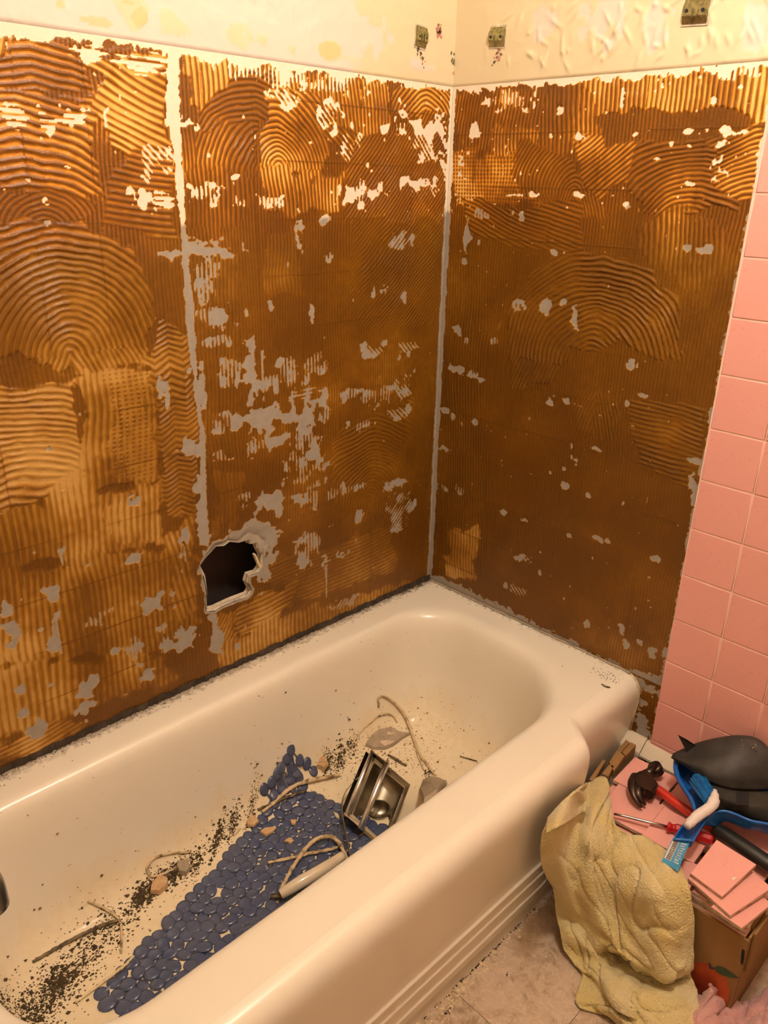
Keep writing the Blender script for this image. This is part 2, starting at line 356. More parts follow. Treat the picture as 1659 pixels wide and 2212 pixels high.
    def mesh(s, name, point, m, parent, **k):
        """point(U, Z, H) -> xyz arrays"""
        X, Y, Z = point(s.U, s.Z, s.H); n = X.size; co = np.stack([X.ravel(), Y.ravel(), Z.ravel()], 1).astype(np.float32)
        idx = np.arange(n).reshape(s.nu, s.nz); q = np.stack([idx[:-1, :-1], idx[1:, :-1], idx[1:, 1:], idx[:-1, 1:]], -1).reshape(-1, 4)
        kk = s.kill; ok = ~(kk[:-1, :-1] | kk[1:, :-1] | kk[1:, 1:] | kk[:-1, 1:]).ravel(); q = q[ok]
        if s.flip: q = q[:, ::-1]
        me = bpy.data.meshes.new(name); me.vertices.add(n); me.vertices.foreach_set('co', co.ravel())
        me.loops.add(q.size); me.loops.foreach_set('vertex_index', q.ravel().astype(np.int32))
        me.polygons.add(len(q)); me.polygons.foreach_set('loop_start', np.arange(0, q.size, 4, dtype=np.int32)); me.polygons.foreach_set('loop_total', np.full(len(q), 4, np.int32))
        me.update(calc_edges=True)
        for nm, arr in (('thick', s.T), ('age', s.A)):
            at = me.attributes.new(nm, 'FLOAT', 'POINT'); at.data.foreach_set('value', arr.ravel().astype(np.float32))
        return link(name, me, m, parent, smooth=True, **k)

# ------------------------------------------------------------------ the room
ZT = 1.672                       # top edge of the stripped area
def quad_box(name, a, b, m, parent=None, kind='structure'):
    bm = bmesh.new(); box(bm, a, b); return from_bm(name, bm, m, parent, kind=kind)

# left wall: board with the hole, then the adhesive relief on its face
HOLE = [(-0.748, 0.688), (-0.732, 0.707), (-0.718, 0.713), (-0.706, 0.720), (-0.686, 0.718), (-0.673, 0.723), (-0.649, 0.713), (-0.633, 0.712), (-0.622, 0.711), (-0.617, 0.701), (-0.599, 0.700), (-0.596, 0.685), (-0.586, 0.664), (-0.592, 0.633), (-0.601, 0.624), (-0.625, 0.625), (-0.631, 0.607), (-0.622, 0.583), (-0.631, 0.573), (-0.674, 0.574), (-0.705, 0.573), (-0.721, 0.569), (-0.739, 0.576), (-0.740, 0.606), (-0.736, 0.619), (-0.740, 0.661)]
def board_with_hole(name, u0, u1, z0, z1, hole, y0, y1):
    bm = bmesh.new()
    o = [bm.verts.new((u, y0, z)) for u, z in ((u0, z0), (u1, z0), (u1, z1), (u0, z1))]; h = [bm.verts.new((u, y0, z)) for u, z in hole]
    es = [bm.edges.new((o[i], o[(i+1) % 4])) for i in range(4)] + [bm.edges.new((h[i], h[(i+1) % len(h)])) for i in range(len(h))]
    r = bmesh.ops.triangle_fill(bm, use_beauty=True, use_dissolve=False, edges=es)
    fs = [g for g in r['geom'] if isinstance(g, bmesh.types.BMFace)]
    ex = bmesh.ops.extrude_face_region(bm, geom=fs); bmesh.ops.translate(bm, vec=(0, y1-y0, 0), verts=[v for v in ex['geom'] if isinstance(v, bmesh.types.BMVert)])
    return from_bm(name, bm, 'board', kind='structure')
# hole inside the hull only: drop the filled hole faces by testing winding
wall_left = board_with_hole('wall_left', -1.54, .0, .0, 2.45, HOLE, .0045, .017)
bmh = bmesh.new(); bmh.from_mesh(wall_left.data)
def inpoly(x, y, P):
    c = False; n = len(P)
    for i in range(n):
        x0, y0 = P[i]; x1, y1 = P[(i+1) % n]
        if (y0 > y) != (y1 > y) and x < (x1-x0)*(y-y0)/(y1-y0)+x0: c = not c
    return c
kill = [f for f in bmh.faces if abs(f.normal.y) > .9 and inpoly(f.calc_center_median().x, f.calc_center_median().z, HOLE)]
bmesh.ops.delete(bmh, geom=kill, context='FACES'); bmh.to_mesh(wall_left.data); bmh.free()
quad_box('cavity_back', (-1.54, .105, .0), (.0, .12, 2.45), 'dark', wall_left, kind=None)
for x in (-1.16, -.345): quad_box('stud', (x, .018, .02), (x+.038, .104, 2.44), 'stud', wall_left, kind=None)

L = Relief(-1.52, -.0005, .412, ZT, .0017, 11); L.sg = 1; L.flip = False
L.A = sst(L.Z + L.n1*.03 + L.n2*.01, 1.385, 1.40)
full = [(-1.53, .4), (0, .4), (0, 1.68), (-1.53, 1.68)]
L.stroke(full, 'lin', (-.5, .5), (-.5, 1.5), sp=.0078, amp=.0004, tone=.80)
S = L.stroke
# upper left field
S([(-1.053, 1.669), (-0.973, 1.668), (-0.973, 1.625), (-1.068, 1.579)], 'lin', (-0.973, 1.668), (-0.995, 1.617), sp=.011, amp=.0016, tone=.35)
S([(-0.974, 1.662), (-0.910, 1.663), (-0.866, 1.616), (-0.873, 1.579), (-1.081, 1.578), (-1.075, 1.615)], 'arc', (-0.976, 1.289), sp=.0115, amp=.0016, tone=.62)
S([(-1.080, 1.581), (-0.872, 1.589), (-0.878, 1.432), (-0.950, 1.421), (-1.103, 1.447)], 'arc', (-1.009, 1.277), sp=.0118, amp=.0020, tone=.55)
S([(-0.918, 1.653), (-0.735, 1.657), (-0.750, 1.459), (-0.811, 1.473), (-0.876, 1.500), (-0.879, 1.602)], 'lin', (-0.920, 1.643), (-0.748, 1.574), sp=.0120, amp=.0019, tone=.42)
S([(-0.816, 1.665), (-0.738, 1.667), (-0.742, 1.625), (-0.821, 1.621)], 'lin', (-0.816, 1.661), (-0.740, 1.662), sp=.012, amp=.0016, tone=.36)
S([(-0.872, 1.500), (-0.744, 1.505), (-0.745, 1.357), (-0.877, 1.391)], 'lin', (-0.877, 1.421), (-0.745, 1.405), sp=.011, amp=.0013, tone=.72)
S([(-1.103, 1.447), (-0.948, 1.435), (-0.903, 1.417), (-0.930, 1.392), (-1.046, 1.380), (-1.117, 1.368)], 'arc', (-0.989, 1.364), sp=.008, amp=.0008, tone=.70)
S([(-1.120, 1.388), (-1.029, 1.395), (-0.922, 1.392), (-0.834, 1.344), (-0.792, 1.261), (-0.792, 1.210), (-0.826, 1.162), (-0.937, 1.142), (-1.049, 1.166), (-1.157, 1.173)], 'arc', (-0.975, 1.176), sp=.0122, amp=.0022, tone=.46, soft=.006)
S([(-1.157, 1.173), (-1.098, 1.141), (-0.971, 1.115), (-0.984, 0.969), (-1.012, 0.903), (-1.135, 0.910), (-1.201, 0.920)], 'arc', (-1.113, 0.737), sp=.0120, amp=.0022, tone=.32, soft=.006)  # lower left strokes from here: glossy glare painted in as paler tones
S([(-0.964, 1.130), (-0.903, 1.129), (-0.820, 1.126), (-0.816, 1.007), (-0.827, 0.903), (-0.985, 0.905)], 'lin', (-0.889, 1.136), (-0.913, 0.867), sp=.0120, amp=.0018, tone=.30, soft=.006)
S([(-0.914, 1.131), (-0.824, 1.127), (-0.836, 0.915), (-0.937, 0.921)], 'lin', (-0.889, 1.136), (-0.913, 0.867), sp=.0120, amp=.0017, tone=.32, cross=1)
S([(-0.815, 1.246), (-0.743, 1.205), (-0.730, 1.048), (-0.730, 0.910), (-0.750, 0.801), (-0.826, 0.833), (-0.819, 1.035), (-0.823, 1.135)], 'chev', (-0.784, 1.029), sp=.0115, amp=.0020, tone=.45, soft=.006)
S([(-1.200, 0.928), (-1.066, 0.944), (-0.937, 0.925), (-0.827, 0.903), (-0.833, 0.762), (-1.220, 0.813)], 'lin', (-0.980, 0.941), (-0.993, 0.733), sp=.0125, amp=.0016, tone=.30)
S([(-0.937, 0.921), (-0.827, 0.898), (-0.834, 0.773), (-0.944, 0.797)], 'lin', (-0.890, 0.919), (-0.904, 0.701), sp=.0125, amp=.0018, tone=.22)
S([(-1.217, 0.829), (-1.101, 0.814), (-0.834, 0.768), (-0.753, 0.759), (-0.751, 0.555), (-0.838, 0.496), (-1.247, 0.656)], 'lin', (-0.883, 0.798), (-0.889, 0.541), sp=.0120, amp=.0016, tone=.36)
S([(-0.833, 0.783), (-0.753, 0.823), (-0.760, 0.570), (-0.820, 0.570)], 'lin', (-0.831, 0.783), (-0.796, 0.584), sp=.0125, amp=.0017, tone=.25)
S([(-1.247, 0.656), (-0.835, 0.530), (-0.811, 0.411), (-1.279, 0.470)], 'lin', (-1.004, 0.612), (-1.013, 0.415), sp=.013, amp=.0007, tone=.24, soft=.02)
S([(-1.276, 0.489), (-1.071, 0.462), (-1.025, 0.438), (-1.068, 0.409), (-1.289, 0.412)], 'lin', (-1.211, 0.432), (-1.025, 0.444), sp=.010, amp=.0016, tone=.30)
# middle field
S([(-0.712, 1.673), (-0.547, 1.669), (-0.561, 1.603), (-0.674, 1.568), (-0.713, 1.573)], 'lin', (-0.658, 1.658), (-0.656, 1.569), sp=.0112, amp=.0020, tone=.30, soft=.006)
S([(-0.546, 1.677), (-0.276, 1.668), (-0.287, 1.549), (-0.403, 1.561), (-0.550, 1.608)], 'lin', (-0.389, 1.669), (-0.375, 1.579), sp=.0100, amp=.0016, tone=.36)
S([(-0.684, 1.568), (-0.610, 1.640), (-0.515, 1.657), (-0.517, 1.571), (-0.693, 1.452)], 'arc', (-0.558, 1.438), sp=.0092, amp=.0012, tone=.82, soft=.006)
S([(-0.516, 1.634), (-0.402, 1.619), (-0.372, 1.519), (-0.404, 1.474), (-0.556, 1.479), (-0.559, 1.536)], 'arc', (-0.509, 1.485), sp=.0100, amp=.0020, tone=.40, soft=.006)
S([(-0.686, 1.538), (-0.551, 1.576), (-0.556, 1.478), (-0.692, 1.464)], 'arc', (-0.500, 1.455), sp=.0095, amp=.0013, tone=.78)
S([(-0.414, 1.614), (-0.287, 1.558), (-0.273, 1.505), (-0.340, 1.502), (-0.403, 1.552)], 'lin', (-0.414, 1.610), (-0.300, 1.522), sp=.0098, amp=.0017, tone=.45)
S([(-0.297, 1.666), (-0.201, 1.661), (-0.201, 1.540), (-0.285, 1.542)], 'lin', (-0.252, 1.665), (-0.241, 1.542), sp=.0100, amp=.0021, tone=.30, soft=.004)
S([(-0.208, 1.665), (0.002, 1.670), (-0.000, 1.602), (-0.203, 1.599)], 'arc', (-0.091, 1.530), sp=.0100, amp=.0018, tone=.42)
S([(-0.314, 1.548), (0.006, 1.622), (0.022, 1.335), (-0.340, 1.383)], 'lin', (-0.116, 1.557), (-0.243, 1.411), sp=.0085, amp=.0013, tone=.66)
S([(-0.725, 1.475), (-0.556, 1.479), (-0.560, 1.395), (-0.733, 1.373)], 'lin', (-0.671, 1.476), (-0.673, 1.388), sp=.010, amp=.0010, tone=.80)
S([(-0.558, 1.481), (-0.340, 1.477), (-0.353, 1.407), (-0.455, 1.380), (-0.558, 1.395)], 'lin', (-0.464, 1.481), (-0.457, 1.385), sp=.0100, amp=.0016, tone=.38)
S([(-0.560, 1.386), (-0.455, 1.385), (-0.446, 1.235), (-0.567, 1.244)], 'lin', (-0.515, 1.386), (-0.513, 1.240), sp=.0085, amp=.0009, tone=.62)
S([(-0.313, 1.392), (-0.008, 1.389), (-0.023, 1.111), (-0.311, 1.163)], 'lin', (-0.056, 1.358), (-0.224, 1.218), sp=.0085, amp=.0011, tone=.86)
S([(-0.722, 1.332), (-0.608, 1.327), (-0.619, 0.696), (-0.730, 0.763)], 'lin', (-0.672, 1.321), (-0.697, 0.808), sp=.0090, amp=.0010, tone=.70)
S([(-0.710, 0.916), (-0.609, 0.888), (-0.629, 0.745), (-0.718, 0.760)], 'lin', (-0.679, 0.909), (-0.682, 0.760), sp=.010, amp=.0014, tone=.42)
S([(-0.368, 0.931), (-0.101, 0.955), (-0.101, 0.591), (-0.369, 0.669)], 'arc', (-0.251, 0.706), sp=.0100, amp=.0012, tone=.72)
S([(-0.594, 0.676), (-0.400, 0.628), (-0.138, 0.629), (-0.150, 0.465), (-0.491, 0.505), (-0.585, 0.589)], 'lin', (-0.600, 0.558), (-0.370, 0.566), sp=.010, amp=.0011, tone=.55)
S([(-0.724, 0.562), (-0.626, 0.567), (-0.474, 0.576), (-0.491, 0.492), (-0.605, 0.459), (-0.720, 0.482)], 'lin', (-0.718, 0.506), (-0.490, 0.518), sp=.0115, amp=.0020, tone=.30, soft=.006)
S([(-0.724, 0.562), (-0.652, 0.565), (-0.659, 0.443), (-0.731, 0.474)], 'arc', (-0.626, 0.567), sp=.0112, amp=.0020, tone=.30, soft=.006)
S([(-0.720, 0.482), (-0.491, 0.492), (-0.055, 0.433), (-0.053, 0.399), (-0.728, 0.372)], 'lin', (-0.603, 0.484), (-0.601, 0.392), sp=.012, amp=.0008, tone=.38, soft=.015)
# bare joints: board seam, inside corner, ragged top edge
L.strip([(-0.736, 1.681), (-0.716, 1.678), (-0.722, 1.565), (-0.725, 1.436), (-0.726, 1.373), (-0.724, 1.323), (-0.722, 1.203), (-0.725, 1.085), (-0.715, 0.968), (-0.719, 0.908), (-0.726, 0.729), (-0.745, 0.735), (-0.735, 0.912), (-0.731, 0.990), (-0.734, 1.086), (-0.741, 1.205), (-0.741, 1.324), (-0.738, 1.373), (-0.741, 1.436), (-0.741, 1.505), (-0.751, 1.563)], .4)
L.strip([(-.0105, .40), (.01, .40), (.01, 1.70), (-.010, 1.70)], .35)
L.strip([(-1.53, 1.655), (0, 1.662), (0, 1.70), (-1.53, 1.70)], 1.2)
L.strip([(-0.716, 1.679), (-0.627, 1.679), (-0.638, 1.660), (-0.667, 1.658), (-0.709, 1.661)], .8)
L.strip([(-0.736, 0.567), (-0.717, 0.560), (-0.717, 0.529), (-0.703, 0.499), (-0.710, 0.450), (-0.745, 0.474), (-0.736, 0.513)], .9)
LB = [(-0.900, 1.663, 0.0154, 0.0135, 0), (-0.870, 1.668, 0.0087, 0.0078, 0), (-0.985, 1.662, 0.0176, 0.0055, 0), (-0.920, 1.666, 0.0112, 0.0063, 5), 
    (-0.892, 1.657, 0.0194, 0.0120, 5), (-0.958, 1.657, 0.0182, 0.0069, 5), (-0.780, 1.645, 0.0404, 0.0242, 2), (-0.854, 1.648, 0.0619, 0.0119, 2), 
    (-0.964, 1.545, 0.0142, 0.0182, 2), (-1.013, 1.545, 0.0213, 0.0178, 2), (-0.915, 1.553, 0.0255, 0.0122, 2), (-0.862, 1.544, 0.0074, 0.0168, 0), 
    (-0.810, 1.428, 0.0280, 0.0167, 0), (-0.775, 1.431, 0.0251, 0.0146, 2), (-0.777, 1.497, 0.0329, 0.0367, 3), (-1.004, 1.456, 0.0051, 0.0041, 0), 
    (-0.980, 1.423, 0.0068, 0.0049, 5), (-0.983, 1.390, 0.0084, 0.0064, 5), (-0.942, 1.475, 0.0085, 0.0062, 2), (-0.687, 1.671, 0.0212, 0.0078, 0), 
    (-0.676, 1.670, 0.0481, 0.0129, 5), (-0.614, 1.649, 0.0070, 0.0149, 0), (-0.537, 1.647, 0.0774, 0.0232, 1), (-0.365, 1.655, 0.1025, 0.0248, 1), 
    (-0.489, 1.612, 0.0285, 0.0168, 3), (-0.378, 1.589, 0.0314, 0.0225, 3), (-0.322, 1.534, 0.0379, 0.0267, 3), (-0.362, 1.555, 0.0121, 0.0082, 0), 
    (-0.314, 1.573, 0.0105, 0.0088, 0), (-0.617, 1.468, 0.0111, 0.0085, 0), (-0.713, 1.451, 0.0087, 0.0078, 0), (-0.675, 1.439, 0.0378, 0.0169, 1), 
    (-0.652, 1.440, 0.0170, 0.0130, 0), (-0.591, 1.429, 0.0329, 0.0151, 1), (-0.541, 1.423, 0.0414, 0.0107, 1), (-0.455, 1.382, 0.0074, 0.0118, 0), 
    (-0.387, 1.387, 0.0182, 0.0121, 0), (-0.318, 1.437, 0.0156, 0.0205, 0), (-0.272, 1.444, 0.0568, 0.0256, 1), (-0.260, 1.441, 0.0334, 0.0209, 0), 
    (-0.095, 1.464, 0.0611, 0.0150, 0), (-0.102, 1.452, 0.0158, 0.0110, 0), (-0.090, 1.448, 0.0524, 0.0176, 3), (-0.111, 1.583, 0.0214, 0.0174, 0), 
    (-0.057, 1.581, 0.0279, 0.0183, 0), (-0.100, 1.553, 0.0390, 0.0240, 3), (-0.087, 1.532, 0.0355, 0.0170, 3), (-0.034, 1.566, 0.0284, 0.0541, 5), 
    (-0.166, 1.591, 0.0183, 0.0286, 5), (-0.215, 1.571, 0.0185, 0.0109, 0), (-0.727, 1.554, 0.0330, 0.0111, 0), (-0.707, 1.335, 0.0832, 0.0083, 0), 
    (-0.689, 1.339, 0.0601, 0.0168, 5), (-0.643, 1.328, 0.0182, 0.0086, 0), (-0.686, 1.305, 0.0292, 0.0188, 1), (-0.692, 1.265, 0.0219, 0.0226, 1), 
    (-0.676, 1.213, 0.0477, 0.0197, 1), (-0.662, 1.213, 0.0310, 0.0157, 0), (-0.678, 1.162, 0.0382, 0.0110, 1), (-0.157, 1.338, 0.0337, 0.0186, 4), 
    (-0.382, 1.311, 0.0106, 0.0120, 1), (-0.540, 1.222, 0.0101, 0.0085, 0), (-0.428, 1.202, 0.0078, 0.0218, 0), (-0.143, 1.215, 0.0161, 0.0153, 0), 
    (-0.219, 1.229, 0.0260, 0.0106, 5), (-0.461, 1.353, 0.0074, 0.0414, 5), (-0.800, 1.101, 0.0158, 0.0224, 0), (-0.794, 1.064, 0.0070, 0.0219, 0), 
    (-0.744, 1.113, 0.0093, 0.0082, 0), (-0.715, 1.075, 0.0075, 0.0481, 0), (-0.596, 1.148, 0.0221, 0.0162, 0), (-0.597, 1.112, 0.0187, 0.0169, 0), 
    (-0.595, 1.083, 0.0177, 0.0221, 0), (-0.588, 1.052, 0.0179, 0.0274, 0), (-0.567, 1.064, 0.0091, 0.0528, 1), (-0.567, 0.987, 0.0526, 0.0337, 0), 
    (-0.464, 0.967, 0.0531, 0.0391, 0), (-0.459, 0.938, 0.0551, 0.0330, 1), (-0.643, 1.093, 0.0238, 0.0297, 1), (-0.632, 1.081, 0.0126, 0.0193, 0), 
    (-0.662, 0.996, 0.0368, 0.0188, 1), (-0.636, 0.992, 0.0146, 0.0201, 0), (-0.508, 1.078, 0.0331, 0.0377, 1), (-0.523, 1.100, 0.0124, 0.0150, 0), 
    (-0.481, 1.053, 0.0314, 0.0260, 1), (-0.424, 1.087, 0.0319, 0.0282, 1), (-0.456, 1.023, 0.0597, 0.0127, 2), (-0.392, 1.009, 0.0133, 0.0240, 0), 
    (-0.386, 0.962, 0.0128, 0.0178, 1), (-0.457, 0.856, 0.0533, 0.0543, 1), (-0.435, 0.872, 0.0295, 0.0273, 0), (-0.588, 0.925, 0.0309, 0.0189, 1), 
    (-0.542, 0.922, 0.0289, 0.0161, 0), (-0.677, 0.922, 0.0218, 0.0153, 1), (-0.751, 0.959, 0.0300, 0.0180, 0), (-0.731, 0.936, 0.0136, 0.0248, 0), 
    (-0.565, 0.784, 0.0437, 0.0248, 0), (-0.534, 0.771, 0.0173, 0.0327, 0), (-0.458, 0.771, 0.0477, 0.0306, 1), (-0.470, 0.770, 0.0280, 0.0234, 0), 
    (-0.367, 0.765, 0.0318, 0.0201, 1), (-0.447, 0.639, 0.0411, 0.0406, 1), (-0.476, 0.610, 0.0201, 0.0230, 0), (-0.390, 0.588, 0.0176, 0.0142, 5), 
    (-0.394, 0.536, 0.0061, 0.0530, 1), (-0.279, 0.676, 0.0204, 0.0181, 0), (-0.247, 1.102, 0.0504, 0.0221, 3), (-0.274, 1.103, 0.0150, 0.0192, 0), 
    (-0.241, 1.230, 0.0052, 0.0105, 0), (-0.317, 0.998, 0.0299, 0.0141, 1), (-0.217, 0.982, 0.0736, 0.0205, 1), (-0.136, 0.987, 0.0427, 0.0271, 3), 
    (-0.134, 1.093, 0.0402, 0.0213, 3), (-0.143, 0.922, 0.0413, 0.0160, 3), (-0.322, 0.928, 0.0135, 0.0115, 0), (-0.273, 0.919, 0.0290, 0.0118, 1), 
    (-0.177, 0.732, 0.0348, 0.0131, 3), (-0.135, 0.648, 0.0409, 0.0621, 4), (-0.144, 0.657, 0.0591, 0.0136, 4), (-0.300, 0.759, 0.0398, 0.0093, 1), 
    (-0.330, 0.445, 0.0414, 0.0139, 4), (-0.614, 0.726, 0.0543, 0.0255, 0), (-0.577, 0.700, 0.0361, 0.0290, 0), (-0.562, 0.663, 0.0199, 0.0326, 0), 
    (-0.586, 0.616, 0.0178, 0.0281, 0), (-0.751, 0.679, 0.0159, 0.0192, 0), (-0.746, 0.646, 0.0080, 0.0223, 0), (-0.622, 0.817, 0.0340, 0.0125, 1), 
    (-0.634, 0.796, 0.0140, 0.0164, 1), (-1.040, 0.500, 0.0254, 0.0238, 0), (-1.043, 0.460, 0.0223, 0.0258, 0), (-0.800, 0.530, 0.0295, 0.0298, 0), 
    (-0.853, 0.549, 0.0107, 0.0312, 1), (-1.068, 0.651, 0.0090, 0.0427, 1), (-1.080, 0.628, 0.0137, 0.0147, 0), (-0.902, 0.485, 0.0157, 0.0208, 0), 
    (-0.961, 0.567, 0.0087, 0.0074, 0), (-0.917, 0.552, 0.0178, 0.0337, 1), (-1.018, 0.512, 0.0169, 0.0159, 0), (-1.152, 0.663, 0.0139, 0.0084, 0), 
    (-1.151, 0.562, 0.0081, 0.0108, 0), (-1.155, 0.507, 0.0098, 0.0110, 0), (-1.137, 0.461, 0.0178, 0.0155, 0), (-1.102, 0.547, 0.0120, 0.0060, 0), 
    (-0.667, 0.454, 0.0108, 0.0118, 0), (-0.869, 0.639, 0.0346, 0.0229, 0), (-0.899, 0.759, 0.0133, 0.0130, 0), (-1.037, 0.792, 0.0094, 0.0233, 1), 
    (-1.070, 0.736, 0.0169, 0.0150, 0), (-1.151, 0.732, 0.0117, 0.0182, 0), (-1.145, 0.691, 0.0159, 0.0186, 0), (-0.989, 0.654, 0.0281, 0.0253, 1), 
    (-0.889, 0.884, 0.0144, 0.0152, 5), (-0.783, 0.768, 0.0135, 0.0209, 0), (-0.788, 0.727, 0.0092, 0.0319, 1), (-0.736, 0.813, 0.0128, 0.0899, 0), 
    (-1.087, 0.830, 0.0040, 0.0067, 0), (-1.099, 0.672, 0.0062, 0.0048, 0), (-0.330, 0.593, 0.0240, 0.0131, 5), (-1.034, 1.016, 0.0048, 0.0059, 0), 
    ]
L.grid(.1095, -.02, .405)
for e in LB: L.bare(e[:4], e[4])
L.speck(90, .001, .0035, .45, 1.64, -1.5, -.01); L.speck(60, .0015, .004, 1.4, 1.66, -1.5, -.01)
# broken plaster around the hole
dh = polysdf(L.U, L.Z, HOLE) + L.n2*.003 + L.n1*.003
right = sst(L.U, -.66, -.60)*sst(L.Z, .66, .70) + .25*sst(L.Z, .70, .74)
wid = .004 + .030*np.clip(right, 0, 1)
L.kill = dh < 0; rimm = (dh < wid) & (dh >= 0)
L.H[rimm] = (-.009*(1-dh/wid)*(1+L.n1*1.4))[rimm]; L.T[dh < wid*1.35+.003] = 0
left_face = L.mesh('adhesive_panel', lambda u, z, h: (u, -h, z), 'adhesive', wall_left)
left_face['label'] = 'brown comb-trowelled mastic with bare grey seam and patches'
# crumbling rim of the hole
bm = bmesh.new(); n = len(HOLE); cx_ = sum(p[0] for p in HOLE)/n; cz_ = sum(p[1] for p in HOLE)/n; rs = []
for k, (yy, gr) in enumerate(((-.0005, 1.03), (.004, .985), (.009, 1.0), (.016, .955), (.020, 1.05))):
    rs.append([bm.verts.new((cx_+(u-cx_)*gr*(1+rng.uniform(-.03, .03)), yy+rng.uniform(-.001, .001), cz_+(z-cz_)*gr*(1+rng.uniform(-.03, .03)))) for u, z in HOLE])
for a, b in zip(rs[:-1], rs[1:]):
    for i in range(n): bm.faces.new([a[i], a[(i+1) % n], b[(i+1) % n], b[i]])
from_bm('hole_rim', bm, 'gypsum', wall_left)
bm = bmesh.new(); box(bm, (-.600, .001, .628), (-.596, .010, .672), Matrix.Translation((-.598, 0, .65)) @ Matrix.Rotation(-.35, 4, 'Y') @ Matrix.Translation((.598, 0, -.65))); from_bm('torn_paper', bm, 'crumb', wall_left)
# black strip painting the shade in the gap between board and tub ledge
bm = bmesh.new(); xs = np.linspace(-1.52, 0, 240)
hh = [.006+.004*abs(math.sin(x*41))+rng.uniform(0, .003) for x in xs]; a = [bm.verts.new((x, -.0012, .4005)) for x in xs]; b_ = [bm.verts.new((x, -.0022, .405+h)) for x, h in zip(xs, hh)]; c_ = [bm.verts.new((x, -.002-rng.uniform(0, .006), .4005)) for x in xs]
for i in range(len(xs)-1): bm.faces.new([c_[i], c_[i+1], b_[i+1], b_[i]]); bm.faces.new([a[i], b_[i], b_[i+1], a[i+1]])
from_bm('bottom_joint', bm, 'grime_gap_shade', wall_left)

# painted plaster above
def plaster(u0, u1, z1, seed, sg):
    P = Relief(u0, u1, ZT-.001, z1, .0035, seed); P.sg = sg; P.flip = False; P.A[:] = 0; P.T[:] = 0; return P
def pblob(P, c, val=1.0, hard=1.0):
    u, z, ru, rz = c[:4]; w_ = P.win([(u-ru*1.8, z-rz*1.8), (u+ru*1.8, z+rz*1.8)], .01)
    if w_ is None: return
    d = ((np.abs(P.U[w_]-u)/ru)**2+(np.abs(P.Z[w_]-z)/rz)**2)**.5 - 1 + P.n1[w_]*1.2 + P.n3[w_]*1.0 + P.n2[w_]*.3
    m = sst(-d, 0, .12*hard); P.T[w_] = P.T[w_]*(1-m)+val*m; P.H[w_] -= .0006*m*(1 if val > .5 else -1)
PL = plaster(-1.54, -.0005, 2.0, 31, 1)
PL.T = sst(-PL.U*1.0 + PL.n3*.5 + PL.n1*.12, .25, .30)
for e in [(-0.446, 1.760, 0.0575, 0.0266, 0), (-0.315, 1.742, 0.0775, 0.0325, 0), (-0.608, 1.752, 0.0655, 0.0177, 0)]: pblob(PL, e, 1)
for e in [(-0.794, 1.715, 0.0210, 0.0215, 0), (-0.732, 1.700, 0.0315, 0.0189, 0), (-0.808, 1.733, 0.0248, 0.0130, 0), (-0.371, 1.703, 0.0183, 0.0161, 0), 
    (-0.586, 1.700, 0.0412, 0.0165, 0), (-0.470, 1.694, 0.0113, 0.0097, 0), (-0.291, 1.789, 0.0256, 0.0200, 0)]: pblob(PL, e, 0)
PL.A = np.zeros(PL.U.shape)
for e in [(-0.868, 1.690, 0.0245, 0.0058, 0), (-0.803, 1.724, 0.0103, 0.0039, 0), (-0.785, 1.707, 0.0140, 0.0143, 0), (-0.916, 1.704, 0.0119, 0.0078, 0), 
    (-0.378, 1.704, 0.0231, 0.0144, 0)]:
    w_ = PL.win([(e[0]-e[2]*1.5, e[1]-e[3]*1.5), (e[0]+e[2]*1.5, e[1]+e[3]*1.5)])
    if w_: PL.A[w_] = np.maximum(PL.A[w_], sst(-(((PL.U[w_]-e[0])/e[2])**2+((PL.Z[w_]-e[1])/e[3])**2-1+PL.n1[w_]*2), 0, .1)*.8)
PL.H += .0028 + PL.n3*.0010 + np.maximum(PL.n1-.30, 0)*.006
PR = plaster(-.0005, -2.2, 2.0, 47, -1)
for e in [(-0.372, 1.765, 0.0462, 0.0519, 0), (-0.487, 1.750, 0.0375, 0.0304, 0), (-0.697, 1.725, 0.0390, 0.0385, 0), (-0.252, 1.773, 0.0284, 0.0249, 0), 
    ]: pblob(PR, e, .8)
PR.H += .0028 + PR.n3*.0012 + np.maximum(PR.n1-.27, 0)*.006
# little drips and ridges of old paste
for _ in range(70):
    y = rng.uniform(-.70, -.12); z = rng.uniform(1.69, 1.80); a_ = rng.uniform(-1.2, 1.2); l_ = rng.uniform(.004, .02)
    w_ = PR.win([(y-.03, z-.03), (y+.03, z+.03)])
    du = (PR.U[w_]-y)*math.cos(a_)+(PR.Z[w_]-z)*math.sin(a_); dv = -(PR.U[w_]-y)*math.sin(a_)+(PR.Z[w_]-z)*math.cos(a_)
    PR.H[w_] += .0032*np.exp(-(du/.0028)**2-(dv/l_)**2)
for P, nm in ((PL, 'l'), (PR, 'r')): P.H[:, 0] = 0

